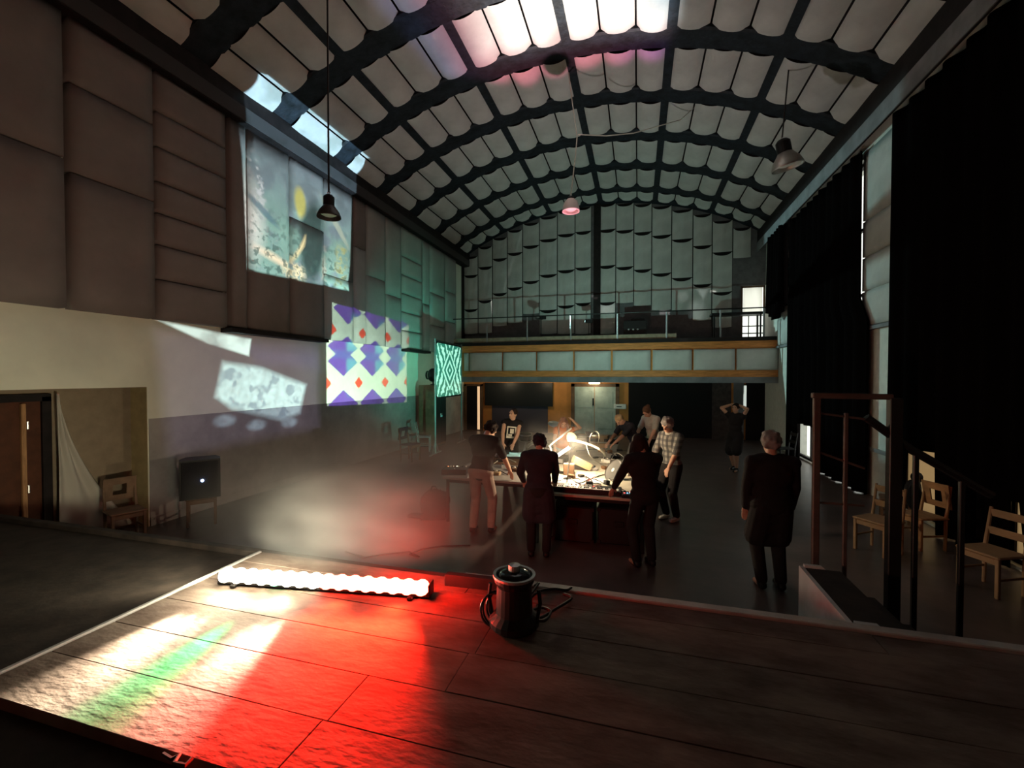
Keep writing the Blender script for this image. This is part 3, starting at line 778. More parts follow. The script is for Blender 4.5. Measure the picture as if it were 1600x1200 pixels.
# purple and red diamonds
q00, q10, q11, q01 = wp(512, 468), wp(634, 503), wp(626, 631, XL), wp(504, 637, XL)
def fn2(a, b):
    c = Acc((0, 0, 0))
    y0, y1 = 9.32, 13.15
    z1, z0 = 4.25, 1.62
    s_ = (a - y0) * (3.0 / (y1 - y0)); t = (z1 - b) * (1 / (z1 - z0))
    im = Acc((0.66, 0.98, 0.78))
    fs_ = E.op('FRACT', s_ + 10.0)
    dp = (fs_ - 0.5).abs()           # distance to a purple column
    dr = 0.5 - dp                    # distance to a red column
    pur = None
    for tc in (0.05, 0.45, 0.59, 1.0):
        d = (1.0 - dp * (1 / 0.47) - (t - tc).abs() * (1 / 0.14)).soft(0.02)
        pur = d if pur is None else emax(pur, d)
    im.mixc(pur, (0.14, 0.085, 0.56))
    cy = pur * (fs_ - 0.55).soft(0.12) * (1.0 - (t - 0.5).abs() * 2.2).soft(0.2)
    im.mixc(cy * E.op('GREATER_THAN', E.op('FRACT', (s_ + 0.0) * 0.5 + 10.0), -1), (0.12, 0.50, 0.70))
    im.mixc(pur * (0.5 - (t - 0.52).abs() * 9).soft(0.3), (0.10, 0.16, 0.62))
    red = None
    for tc in (0.26, 0.795):
        d = (1.0 - dr * (1 / 0.15) - (t - tc).abs() * (1 / 0.062)).soft(0.08)
        red = d if red is None else emax(red, d)
    im.mixc(red, (0.95, 0.10, 0.05))
    # bluish spill round the picture
    halo = ellm(a, b, (11.2, 3.3), (3.2, 3.0), 0.9)
    c.mixc(halo, (0.012, 0.060, 0.070))
    c.mixc(ellm(a, b, (14.6, 3.6), (4.2, 4.6), 0.9), (0.05, 0.60, 0.44))  # teal wash added for the green screen's glow on the wall
    c.mixc(poly(a, b, [(y0, wp(512, 470)[1]), (y1, wp(634, 505)[1]), (y1, wp(630, 631, XL)[1]), (y0, wp(504, 638, XL)[1])], 0.02), im)
    return c
projector('diamond_projector', (-2.85, 8.7, 0.815), (-7.3, 11.0, 2.9), 'black projector at the left side of the gear tables, throwing purple diamonds', fn2, (0, XPAD), 1750, 110)

# coloured light thrown on the vault
def fn3(a, b):
    c = Acc((0.0, 0.0, 0.0))
    n = noise(a, b, 0.9, 3)
    base = ellm(a, b, (-0.9, 11.8), (8.6, 9.6), 0.8)
    c.mixc(base, (0.160, 0.150, 0.146))
    c.mixc((b - 11.0).soft(5.0) * base, (0.110, 0.200, 0.175))
    reg = poly(a, b, [(-4.7, 6.0), (-4.3, 9.2), (-2.6, 10.4), (0.55, 10.2), (0.72, 9.0), (0.72, 6.0)], 0.25)
    hot = Acc((1.0, 0.32, 0.42))
    hot.mixc((a + 0.9).soft(1.4) * (b - 9.2).soft(0.5), (0.40, 0.18, 0.50))
    hot.mixc((a + 3.5).soft(1.3) * (9.7 - b).soft(0.9), (3.3, 3.1, 2.9))
    hot.mixc((a + 0.4).soft(0.9) * (9.4 - b).soft(1.0), (1.1, 2.1, 2.5))
    hot.mixc(((n - 0.52).soft(0.15)) * 0.35, (0.9, 0.25, 0.25))
    hot.mixc((-3.0 - a).soft(1.0), (0.20, 0.22, 0.36))
    c.mixc(reg * (1.0 - (b - 9.9).soft(0.6) * 0.6), hot)
    return c
projector('ceiling_projector', (-1.05, 10.95, 0.815), (-1.05, 10.85, 9.0), 'black projector at the far end of the tables, aimed at the vault', fn3, (2, 9.0), 3000, 168, rad=0.12, lift=0.13)

# teal wash and glints on the far wall
def fn4(a, b):
    c = Acc((0, 0, 0))
    n2 = noise(a, b, 4.0, 2)
    c.mixc(ellm(a, b, (-1.6, 6.0), (9.0, 6.5), 0.9), (0.185, 0.360, 0.310))
    def bp(px_, py_): v = pY(px_, py_, YU); return (v.x, v.z)
    br = (0.7, 0.85, 0.80)
    c.mixc(poly(a, b, [bp(820, 335), bp(824, 335), bp(788, 452), bp(784, 452)], 0.06) * 0.45, br)
    c.mixc(poly(a, b, [bp(1085, 448), bp(1112, 448), bp(1100, 470)], 0.1) * 0.7, br)
    c.mixc(ellm(a, b, bp(1090, 485), (0.45, 0.55), 0.6) * 0.5, br)
    c.mixc(ellm(a, b, bp(1068, 462), (0.25, 0.25), 0.6) * 0.4, br)
    c.mixc(poly(a, b, [bp(1110, 452), bp(1121, 452), bp(1121, 456), bp(1110, 456)], 0.03), (1.6, 1.7, 1.6))
    c.mixc(poly(a, b, [bp(1030, 484), bp(1047, 484), bp(1047, 492), bp(1030, 492)], 0.03), (1.6, 1.7, 1.6))
    c.mixc(poly(a, b, [bp(934, 473), bp(962, 473), bp(962, 490), bp(934, 490)], 0.1) * 0.8, br)
    c.mixc(poly(a, b, [bp(923, 461), bp(934, 461), bp(934, 465), bp(923, 465)], 0.03), (1.6, 1.7, 1.6))
    c.mixc(poly(a, b, [bp(765, 467), bp(769, 467), bp(770, 492), bp(768, 492)], 0.03), (1.4, 1.5, 1.4))
    c.mixc(ellm(a, b, bp(755, 468), (0.18, 0.14), 0.5) * 0.5, br)
    return c
projector('far_wall_projector', (-0.65, 11.2, 0.815), (-1.6, 18.4, 5.5), 'black projector facing the balcony from the far table edge', fn4, (1, YU), 1900, 120, rad=0.03)

# teal light of an unseen projector, added to tint the right wall piers
def fn5(a, b):
    c = Acc((0, 0, 0))
    c.mixc(poly(a, b, [(8.5, 0.7), (17.5, 0.7), (17.5, 7.7), (8.5, 7.7)], 0.3), (0.085, 0.150, 0.145))
    return c
pj = projector('added_pier_projector', (-3.6, 17.12, ZF + 0.98), (4.5, 12.0, 4.0), 'added projector on a stand behind the left balcony railing, lighting the right piers', fn5, (0, XR), 7500, 100)
q = MB(); q.tube([(0, -0.13, -0.92), (0, -0.13, 0.0)], 0.02, 8); q.build('stand_pole', BLACKM, pj)
q = MB(); q.lathe([(0.16, -0.92), (0.16, -0.90), (0.02, -0.88)], 14, Matrix.Translation((0, -0.13, 0)), True, True); q.build('stand_base', BLACKM, pj)

# ---- hanging screen with a green mirrored pattern, on two stands
P0 = pd(680, 600, 13.6); P1 = pd(721, 600, 16.2); P0.z = P1.z = 0
dv = (P1 - P0); SL = dv.length; rz = math.atan2(dv.y, dv.x)
scr = thing('projection_screen', 'upright green patterned screen hung between two thin stands by the left wall', 'screen', P0, rz)
z0, z1 = 1.70, 3.50
SM = bpy.data.materials.new('green_screen_picture'); SM.use_nodes = True
nt = SM.node_tree; pb = nt.nodes['Principled BSDF']; E.nt = nt
tc = nt.nodes.new('ShaderNodeTexCoord'); sp = nt.nodes.new('ShaderNodeSeparateXYZ'); nt.links.new(tc.outputs['Object'], sp.inputs[0])
u = (E(sp.outputs[0]) - SL / 2) * (2 / SL); v = (E(sp.outputs[2]) - (z0 + z1) / 2) * (2 / (z1 - z0))
au, av = u.abs(), v.abs()
nn = noise(au * 1.3, av * 1.3, 3.0, 3)
r_ = au * 1.15 + av * 0.85
rings = E.op('SINE', r_ * 22 + nn * 3.0)
rays = E.op('SINE', (au * 1.9 - av * 0.9) * 11 + nn * 9)
inner = (0.75 - r_).soft(0.12)
pat = (rings * inner + rays * (1.0 - inner) + 0.0).soft(0.5)
pc = Acc((0.012, 0.15, 0.10)); pc.mixc(pat, (0.45, 1.0, 0.74)); pc.mixc((noise(au, av, 5.0, 2) - 0.6).soft(0.08), (0.02, 0.16, 0.11))
nt.links.new(pc.c, pb.inputs['Emission Color']); pb.inputs['Emission Strength'].default_value = 1.0
pb.inputs['Base Color'].default_value = (0.1, 0.2, 0.16, 1)
q = MB()
n = 24; out = []
rr_ = 0.16
for cx, cz, t0 in ((SL - .08 - rr_, z1 - .05 - rr_, 0), (.08 + rr_, z1 - .05 - rr_, 90), (.08 + rr_, z0 + .05 + rr_, 180), (SL - .08 - rr_, z0 + .05 + rr_, 270)):
    for k in range(7):
        t = math.radians(t0 + 15 * k); out.append((cx + rr_ * math.cos(t), cz + rr_ * math.sin(t)))
no = len(out)
q.add([(x, -0.012, z) for x, z in out] + [(x, 0.012, z) for x, z in out], [tuple(range(no)), tuple(reversed(range(no, 2*no)))] + [(i, no + i, no + (i+1) % no, (i+1) % no) for i in range(no)])
q.build('picture', SM, scr)
q = MB(); q.box((0.0, -0.006, z0), (SL, 0.006, z1)); q.build('fabric_border', FELT_SHADE, scr)
for x in (0.0, SL):
    q = MB(); q.tube([(x, 0, 0.03), (x, 0, z1 + 0.06)], 0.028, 8); st = q.build('stand_pole', GREYM, scr)
    q = MB(); q.tube([(x - .5, 0.0, 0.02), (x + .5, 0.0, 0.02)], 0.022, 6); q.build('foot_bar', GREYM, scr)
    for sx in (-1, 1):
        q = MB(); q.tube([(x + sx * .28, 0, 0.03), (x, 0, 0.42)], 0.014, 6); q.build('brace', GREYM, scr)
q = MB(); q.tube([(0, 0, z1 + .02), (SL, 0, z1 + .02)], 0.014, 6); q.build('cross_bar', BLACKM, scr)

# ---- pendant lamps
def pendant(px_, pyb, zc, dia, label, shade, cordpts=None, tilt=(0, 0), inner=None, cordm=CABLE, dome=False):
    p = pd(px_, pyb, zc); s_ = dia / 0.46
    zt = arch(p.x) - 0.1
    t = thing('pendant_lamp', label, 'lamp', p, 0, 'pendant lamps under the vault')
    R_ = Euler((tilt[0], tilt[1], 0)).to_matrix().to_4x4()
    q = MB(); q.lathe([(0.23*s_, 0), (0.225*s_, 0.03*s_), (0.19*s_, 0.12*s_), (0.13*s_, 0.20*s_), (0.10*s_, 0.24*s_)] if not dome else [(0.25*s_, 0), (0.25*s_, 0.05*s_), (0.235*s_, 0.17*s_), (0.19*s_, 0.29*s_), (0.11*s_, 0.37*s_), (0.06*s_, 0.39*s_)], 24, R_); q.sm = True
    sh = q.build('shade', shade, t); sh.modifiers.new('s', 'SOLIDIFY').thickness = 0.006
    q = MB(); q.lathe([(0.105*s_, (0.22 if not dome else 0.37)*s_), (0.105*s_, 0.40*s_), (0.07*s_, 0.44*s_), (0.001, 0.44*s_)], 20, R_); q.build('lamp_housing', BLACKM, t)
    q = MB(); q.lathe([(0.001, 0.02*s_), (0.10*s_, 0.035*s_), (0.16*s_, 0.07*s_)], 20, R_); q.sm = True; q.build('diffuser', inner or mat('lamp_inner', (0.6, 0.65, 0.58), 0.5), t)
    top = R_ @ Vector((0, 0, 0.44 * s_))
    q = MB(); q.tube([top, top + Vector((0.02, 0, .04)), top + Vector((0, 0, .09)), top + Vector((-.02, 0, .05)), top], 0.008, 6); q.build('hook', STEEL, t)
    pts = cordpts(p, zt, top) if cordpts else [top + Vector((0, 0, .05)), Vector((0, 0, zt - p.z))]
    q = MB(); q.tube(pts, 0.014, 6); q.build('cord', cordm, t)
    return t
DKS = mat('shade_dark', (0.06, 0.06, 0.06), 0.4, metal=0.5)
WHS = mat('shade_white', (0.80, 0.72, 0.70), 0.5)
GRS = mat('shade_grey', (0.42, 0.40, 0.36), 0.4, metal=0.6)
pendant(514, 340, 6.85, 0.36, 'dark bell shaped pendant lamp hanging in front of the left video', DKS, inner=mat('lamp_inner_mint', (0.55, 0.85, 0.68), 0.4))
pendant(892, 331, 10.2, 0.36, 'small white pendant lamp on a pale cord in the middle of the hall', WHS, cordm=CABLEW, dome=True,
        cordpts=lambda p, zt, top: [top + Vector((0, 0, .04)), top + Vector((.1, 0, .9)), top + Vector((.14, 0, 1.35)), top + Vector((0.02, 0, 2.2)), Vector((-.06, 0, zt - p.z))])
pendant(1231, 262, 8.8, 0.58, 'large grey pendant lamp tilted under the right side of the vault', GRS, tilt=(0.1, -0.22))
a_ = pd(903, 210, 10.2); b_ = pd(990, 208, 10.6); c_ = pd(1130, 165, 11.5)
q = MB(); q.tube([a_, (a_ + b_) / 2 + Vector((0, 0, -.05)), b_, (b_ + c_) / 2 + Vector((0, 0, -.03)), c_ + Vector((0, 0, .6))], 0.012, 6)
tag(q.build('overhead_cable', CABLEW), 'pale cable strung sideways from the white pendant lamp under the vault', 'cable')

# ---- exit light over the double door
p = pY(929, 597, YU)
ex = thing('exit_light', 'small glowing exit light over the double door', 'lamp', (p.x, YU - 0.12, p.z), 0)
q = MB(); q.bevbox((0, 0.04, 0.13), (0.42, 0.14, 0.14), 0.01); q.build('housing', BLACK, ex)
q = MB(); q.bevbox((0, 0, 0), (0.46, 0.12, 0.16), 0.03); q.build('diffuser', mat('exit_glow', (0.9, 0.9, 0.8), 0.4, emit=(1.0, 0.95, 0.66), es=2.6), ex)
light('exit_glow', 'POINT', (0, -0.45, -0.12), 16, (1, 0.88, 0.58), ex, None, 0.08)
# strip lights under the balcony
for k, (p0, p1, lb) in enumerate(((762, 800, 'longer slim strip light under the balcony above the dark hatch'), (830, 862, 'shorter slim strip light under the balcony above the dark hatch'))):
    a = pY(p0, 595, YB + .6); b = pY(p1, 595, YB + .6)
    t = thing('strip_light', lb, 'lamp', (a.x, YB + .6, 2.22), 0, 'strip lights under the balcony')
    q = MB(); q.bevbox(((b.x - a.x) / 2, 0, .06), (b.x - a.x + .04, .08, .12), .006); q.build('housing', GREYM, t)
    q = MB(); q.bevbox(((b.x - a.x) / 2, 0, -.012), (b.x - a.x, .05, .024), .006); q.build('tube', mat('strip_glow', (0.9, 0.9, 0.8), 0.4, emit=(0.9, 1.0, 0.85), es=1.0), t)
    light('added_wall_glow', 'POINT', ((b.x - a.x) / 2, 0.1, -.06), 14, (1, 0.80, 0.5), t, None, 0.05)  # warm point light added to brighten the ochre wall
# ================================================================== PEOPLE
def bake(mb, voxel, smooth_it=2):
    me = mb.mesh('tmp', SKIN); o = bpy.data.objects.new('tmp', me); COL.objects.link(o)
    r = o.modifiers.new('r', 'REMESH'); r.mode = 'VOXEL'; r.voxel_size = voxel; r.use_smooth_shade = True
    if smooth_it:
        s_ = o.modifiers.new('s', 'SMOOTH'); s_.iterations = smooth_it; s_.factor = 0.5
    dg = bpy.context.evaluated_depsgraph_get(); ev = o.evaluated_get(dg)
    res = bpy.data.meshes.new_from_object(ev, depsgraph=dg)
    bpy.data.objects.remove(o, do_unlink=True); bpy.data.meshes.remove(me)
    res.polygons.foreach_set('use_smooth', [True] * len(res.polygons))
    return res
def setmat(me, m):
    me.materials.clear(); me.materials.append(m); return me
def ik(a, c, l1, l2, pole):
    a = Vector(a); c = Vector(c); d = c - a; D = d.length
    mx_ = (l1 + l2) * 0.995
    if D > mx_: d = d * (mx_ / D); c = a + d; D = mx_
    k = (l1*l1 - l2*l2 + D*D) / (2*D); h = math.sqrt(max(l1*l1 - k*k, 0))
    n = d.normalized(); p = Vector(pole); p = p - n * p.dot(n)
    p = p.normalized() if p.length > 1e-4 else n.orthogonal().normalized()
    return a + n * k + p * h, c
def person(loc, rz, label, H=1.74, hip=None, lean=0.0, side=0.0, twist=0.0, head=(0, 0, 0), hands=None, feet=None, elbow=None, shirt=None, sleeve=0.45, legs='trousers', legmat=None,
           shoe=None, hair='short', hairmat=None, coat=False, slim=1.0, collar=None):
    s_ = H / 1.75
    t = thing('person', label, 'person', loc, rz)
    hz = (hip or 0.90) * s_ if hip else 0.92 * s_
    P = Vector((0, -math.sin(lean) * 0.12, hz))
    T = (Matrix.Rotation(twist, 3, 'Z') @ Matrix.Rotation(-lean, 3, 'X') @ Matrix.Rotation(side, 3, 'Y'))
    def tp(x, y, z): return P + T @ Vector((x * s_ * slim, y * s_, z * s_))
    T2 = T @ Matrix.Rotation(-lean * 0.25, 3, 'X')
    chest = tp(0, 0, 0.36); sh = [tp(-0.165, -0.01, 0.47), tp(0.165, -0.01, 0.47)]
    nb = tp(0, -0.005, 0.50)
    HT = T @ Euler((head[0], head[2], head[1]), 'XYZ').to_matrix()
    hc = nb + T @ Vector((0, 0.03 * s_, 0.075 * s_)) + HT @ Vector((0, 0.012 * s_, 0.10 * s_))
    def E3(q, c, r, M): q.ell(c, tuple(k * s_ for k in r), 16, 11, M)
    def torso(q, f):
        E3(q, tp(0, 0, 0.02), (0.165*slim + f, 0.115 + f, 0.13 + f), T); E3(q, tp(0, 0.005, 0.16), (0.140*slim + f, 0.10 + f, 0.15 + f), T)
        E3(q, chest, (0.168*slim + f, 0.115 + f, 0.19 + f), T); q.cone(sh[0], sh[1], (0.066 + f)*s_, (0.066 + f)*s_)
        q.cone(tp(-0.10, 0, 0.50), nb, (0.055 + f) * s_, (0.06 + f) * s_); q.cone(tp(0.10, 0, 0.50), nb, (0.055 + f) * s_, (0.06 + f) * s_)
    b = MB(); torso(b, 0)
    b.cone(nb, hc - HT @ Vector((0, 0.02*s_, 0.03*s_)), 0.060*s_, 0.052*s_)
    E3(b, hc + HT @ Vector((0, -0.008*s_, 0.02*s_)), (0.076, 0.095, 0.105), HT); E3(b, hc + HT @ Vector((0, 0.02*s_, -0.045*s_)), (0.058, 0.068, 0.075), HT)
    b.cone(hc + HT @ Vector((0, 0.088*s_, 0.012*s_)), hc + HT @ Vector((0, 0.108*s_, -0.022*s_)), 0.010*s_, 0.016*s_)
    E3(b, hc + HT @ Vector((0, 0.082*s_, -0.062*s_)), (0.026, 0.012, 0.010), HT)
    for sx in (-1, 1):
        E3(b, hc + HT @ Vector((sx*0.077*s_, -0.01*s_, -0.005*s_)), (0.010, 0.020, 0.032), HT)
        E3(b, hc + HT @ Vector((sx*0.032*s_, 0.080*s_, 0.035*s_)), (0.026, 0.012, 0.008), HT)
    # arms
    hands = hands or ((-0.26, 0.05, 0.80), (0.26, 0.05, 0.80))
    arm = []
    for i, sx in ((0, -1), (1, 1)):
        tgt = Vector(hands[i]) * 1.0
        pole = elbow[i] if elbow else (sx * 0.8, -0.6, -0.5)
        el, wr = ik(sh[i], tgt, 0.285*s_, 0.255*s_, pole)
        arm.append((sh[i], el, wr))
        b.cone(sh[i], el, 0.052*s_, 0.042*s_); b.cone(el, el.lerp(wr, .3), 0.043*s_, 0.042*s_); b.cone(el.lerp(wr, .3), wr, 0.042*s_, 0.029*s_)
        d = (wr - el).normalized(); sd = d.cross(Vector((0, 0, 1)))
        sd = sd.normalized() if sd.length > 0.2 else Vector((sx, 0, 0)); nm = sd.cross(d).normalized()
        R_ = Matrix((sd, d, nm)).transposed()
        E3(b, wr + d * 0.05*s_, (0.042, 0.055, 0.017), R_)
        for k in range(4):
            f0 = wr + d * 0.085*s_ + sd * (k - 1.5) * 0.021*s_; ln = (0.036, 0.042, 0.040, 0.030)[k if sx < 0 else 3 - k] * s_
            f1 = f0 + (d * 0.9 - nm * 0.35).normalized() * ln; f2 = f1 + (d * 0.7 - nm * 0.7).normalized() * ln * 0.85
            b.cone(f0, f1, 0.0092*s_, 0.0085*s_, 8); b.cone(f1, f2, 0.0085*s_, 0.007*s_, 8)
        th0 = wr + d * 0.025*s_ - sd * sx * 0.034*s_; th1 = th0 + (d * 0.75 - sd * sx * 0.65 - nm * 0.2).normalized() * 0.04*s_
        b.cone(th0, th1, 0.013*s_, 0.010*s_, 8); b.cone(th1, th1 + (d - nm * 0.3).normalized() * 0.03*s_, 0.010*s_, 0.008*s_, 8)
    # legs
    feet = feet or ((-0.10, 0.0), (0.10, 0.0))
    leg = []
    for i, sx in ((0, -1), (1, 1)):
        hj = P + Matrix.Rotation(twist, 3, 'Z') @ Vector((sx * 0.088*s_, 0, -0.02*s_))
        an = Vector((feet[i][0], feet[i][1], 0.085*s_))
        kn, an = ik(hj, an, 0.435*s_, 0.425*s_, (sx * 0.15, 1, 0))
        leg.append((hj, kn, an))
        b.cone(hj, kn, 0.086*s_, 0.057*s_); b.cone(kn, kn.lerp(an, .33) + Vector((0, -.015, 0)), 0.056*s_, 0.058*s_); b.cone(kn.lerp(an, .33) + Vector((0, -.015, 0)), an, 0.058*s_, 0.037*s_)
        b.cone(an + Vector((0, -0.03, -0.045)), an + Vector((sx * .02, 0.14, -0.055)), 0.038*s_, 0.028*s_)
    obj('body', setmat(bake(b, 0.009), SKIN), t)
    # eyes
    for sx in (-1, 1):
        q = MB(); q.ell(hc + HT @ Vector((sx*0.031*s_, 0.083*s_, 0.016*s_)), (0.012, 0.008, 0.008), 8, 6); q.build('eye', EYEM, t)
    # clothes
    if shirt:
        q = MB(); torso(q, 0.016)
        for (a, e, w_) in arm:
            if sleeve > 0.05:
                k = min(sleeve * 2, 1); q.cone(a, a.lerp(e, k), 0.072*s_, 0.064*s_)
                if sleeve > 0.5: q.cone(e, e.lerp(w_, (sleeve - .5) * 2 * .95), 0.062*s_, 0.046*s_)
        if coat:
            for (h_, k_, a_) in leg: q.cone(h_, h_.lerp(k_, 0.85), 0.128*s_, 0.135*s_)
            for kk in (.2, .5, .85): q.cone(leg[0][0].lerp(leg[0][1], kk), leg[1][0].lerp(leg[1][1], kk), 0.125*s_, 0.125*s_)
        me = bake(q, 0.013, 3)
        so = obj('shirt', setmat(me, shirt), t); so.name = 'coat' if coat else ('dress_top' if legs == 'dress' else 'shirt')
        if collar:
            q = MB(); M_ = Matrix.Translation(nb + T @ Vector((0, 0.01, 0.035*s_))) @ T.to_4x4()
            q.lathe([(0.082*s_, -0.02), (0.075*s_, 0.015), (0.07*s_, 0.02)], 16, M_); q.build('collar', collar, so).modifiers.new('s', 'SOLIDIFY').thickness = 0.008
    if legs in ('trousers', 'shorts'):
        q = MB(); E3(q, tp(0, 0, 0.0), (0.165*slim + .022, 0.115 + .022, 0.12), T)
        for (h_, k_, a_) in leg:
            if legs == 'shorts': q.cone(h_, h_.lerp(k_, 0.85), 0.105*s_, 0.088*s_)
            else: q.cone(h_, k_, 0.102*s_, 0.078*s_); q.cone(k_, a_ + Vector((0, 0, .02)), 0.078*s_, 0.062*s_)
        obj('trousers' if legs == 'trousers' else 'shorts', setmat(bake(q, 0.013, 3), legmat), t)
    elif legs == 'dress':
        q = MB(); E3(q, tp(0, 0, 0.0), (0.19, 0.14, 0.14), T)
        for (h_, k_, a_) in leg: q.cone(h_, h_.lerp(k_, 0.92), 0.115*s_, 0.13*s_)
        q.cone(leg[0][0].lerp(leg[0][1], .6), leg[1][0].lerp(leg[1][1], .6), 0.12*s_, 0.12*s_)
        obj('skirt', setmat(bake(q, 0.013, 3), legmat), t)
    for (h_, k_, a_) in leg:
        q = MB(); q.cone(a_ + Vector((0, -0.035, -0.040)), a_ + Vector((0, 0.14, -0.052)), 0.046*s_, 0.034*s_); q.cone(a_ + Vector((0, -0.02, -0.03)), a_ + Vector((0, 0, 0.0)), 0.046*s_, 0.044*s_)
        me = setmat(bake(q, 0.011, 2), shoe or BLACK)
        for v_ in me.vertices:
            if v_.co.z < 0.004: v_.co.z = 0.004
        obj('shoe', me, t)
    # hair
    if hair != 'bald':
        rr = random.Random(label); q = MB(); f = {'short': 0.008, 'curly': 0.020, 'long': 0.013, 'bun': 0.012, 'messy': 0.016}[hair]
        E3(q, hc + HT @ Vector((0, -0.022*s_, 0.036*s_)), (0.078 + f, 0.090 + f, 0.095 + f), HT)
        if hair in ('curly', 'messy'):
            for k in range(40):
                v_ = Vector((rr.gauss(0, 1), rr.gauss(-0.35, 1), rr.gauss(0.35, 0.8))).normalized()
                if v_.y > 0.55 and v_.z < 0.45: continue
                c_ = hc + HT @ Vector((v_.x*0.088*s_, v_.y*0.10*s_ - 0.02*s_, v_.z*0.108*s_ + 0.03*s_)); r_ = rr.uniform(.018, .032)
                q.ell(c_, (r_, r_, r_), 8, 6)
        if hair == 'long':
            for k in range(22):
                an_ = PI * (0.98 + 1.04 * k / 21) ; x, y_ = math.cos(an_) * 0.085*s_, math.sin(an_) * 0.09*s_
                if k in (0, 21): y_ = 0.03
                a_ = hc + HT @ Vector((x, y_ - .01, 0.03)); e_ = a_ + Vector((rr.uniform(-.02, .02) + x*.25, rr.uniform(-.03, .01), -rr.uniform(.20, .33)))
                q.cone(a_, a_.lerp(e_, .5) + HT @ Vector((x*.3, y_*.2, 0)), .024, .022, 8); q.cone(a_.lerp(e_, .5) + HT @ Vector((x*.3, y_*.2, 0)), e_, .022, .010, 8)
        if hair == 'bun':
            E3(q, hc + HT @ Vector((0, -0.115*s_, 0.075*s_)), (0.045, 0.045, 0.045), HT)
        me = bake(q, 0.010, 1); setmat(me, hairmat)
        # keep the face free of hair
        obj('hair', me, t)
    t['_hc'] = 0; del t['_hc']
    return t, dict(hc=hc, HT=HT, chest=chest, T=T, arm=arm, leg=leg, tp=tp, nb=nb, s=s_)
def cloth(name, c, var=0.15): return mat(name, c, 0.9, var=var, scale=8, bump=0.2, bscale=20)
C_BLK = cloth('black_cotton', (0.014, 0.011, 0.012)); C_BEI = cloth('beige_cotton', (0.40, 0.29, 0.24)); C_ORG = cloth('orange_cotton', (0.55, 0.14, 0.03))
C_GRY = cloth('grey_cotton', (0.30, 0.28, 0.26)); C_LGT = cloth('pale_cotton', (0.55, 0.53, 0.46)); C_PLUM = cloth('plum_cotton', (0.026, 0.020, 0.030)); C_NAVY = cloth('navy_cotton', (0.03, 0.03, 0.04))
H_DRK = cloth('dark_hair', (0.020, 0.012, 0.010), 0.4); H_GRY = cloth('grey_hair', (0.20, 0.18, 0.17), 0.5); H_BRN = cloth('brown_hair', (0.13, 0.065, 0.035), 0.4); H_BLD = cloth('blond_hair', (0.42, 0.29, 0.16), 0.3); H_RED = cloth('auburn_hair', (0.24, 0.10, 0.06), 0.4)
PLAID = bpy.data.materials.new('plaid_shirt'); PLAID.use_nodes = True
nt = PLAID.node_tree; pb = nt.nodes['Principled BSDF']; pb.inputs['Roughness'].default_value = 0.9; E.nt = nt
tc = nt.nodes.new('ShaderNodeTexCoord'); sp = nt.nodes.new('ShaderNodeSeparateXYZ'); nt.links.new(tc.outputs['Object'], sp.inputs[0])
f1 = (E.op('FRACT', E(sp.outputs[0]) * 11 + 20.0) - 0.5).soft(0.06); f2 = (E.op('FRACT', E(sp.outputs[2]) * 11 + 20.0) - 0.5).soft(0.06)
pc = Acc((0.30, 0.28, 0.25)); pc.mixc(f1 * 0.75, (0.03, 0.03, 0.035)); pc.mixc(f2 * 0.6, (0.05, 0.05, 0.06)); nt.links.new(pc.c, pb.inputs['Base Color'])

def gpos(px_, zc):
    v = pd(px_, 600, zc); v.z = 0; return v
def face(px_, zc, target_px, target_zc):
    a = gpos(px_, zc); b = gpos(target_px, target_zc); d = b - a; return math.atan2(-d.x, d.y)

# A: man from behind on the left, dark shirt, beige trousers, head bowed to the table
pA, iA = person(gpos(752, 6.75), face(752, 6.75, 800, 8.4), 'man in black shirt and beige trousers seen from behind, bent over the left table', 1.78, lean=0.30, head=(-0.55, -0.55, 0), side=0.05,
    hands=((-0.10, 0.50, 0.80), (0.40, 0.36, 0.80)), feet=((-0.13, -0.02), (0.14, 0.05)), shirt=C_BLK, sleeve=0.42, legs='trousers', legmat=C_BEI, hair='messy', hairmat=H_DRK, shoe=BLACK, slim=1.12)
# B: person in a sleeveless top leaning on the far side
pB, iB = person(gpos(797, 9.75), PI + face(797, 9.75, 800, 20), 'person in black sleeveless top with white print, leaning on the far table edge', 1.74, lean=0.16, head=(0.1, -0.75, 0.0), side=-0.10,
    hands=((-0.02, 0.52, 0.80), (0.16, 0.50, 0.82)), shirt=C_BLK, sleeve=0.0, legs='trousers', legmat=C_BLK, hair='short', hairmat=H_DRK, elbow=((-.8, -.4, 0), (.8, -.4, 0)))
tpB = iB['tp']; TB = iB['T'].to_4x4()
prt = MB(); WPR = mat('white_print', (0.75, 0.72, 0.62), 0.9)
for (x0, x1, za, zb) in ((-.10, .10, .40, .425), (-.10, -.075, .20, .40), (.075, .10, .20, .40), (-.10, .10, .16, .20), (-.05, .03, .27, .37), (-.02, .06, .21, .25)):
    c_ = tpB((x0 + x1) / 2, 0.130, (za + zb) / 2)
    prt.box((-(x1 - x0) / 2, -.006, -(zb - za) / 2), ((x1 - x0) / 2, .010, (zb - za) / 2), Matrix.Translation(c_) @ TB)
prt.build('shirt_print', WPR, pB)
# C: long haired person in orange behind the lamp
pC, iC = person(gpos(880, 9.65), PI + face(880, 9.65, 870, 20), 'long haired person in orange top behind the glowing work lamp, hand raised to hair', 1.58, lean=0.30, head=(-0.15, 0.15, 0.0),
    hands=((-0.20, 0.30, 1.46), (0.20, 0.50, 0.80)), elbow=((-1, .3, -.2), (.8, -.4, -.4)), shirt=C_ORG, sleeve=0.2, legs='trousers', legmat=C_GRY, hair='long', hairmat=H_RED)
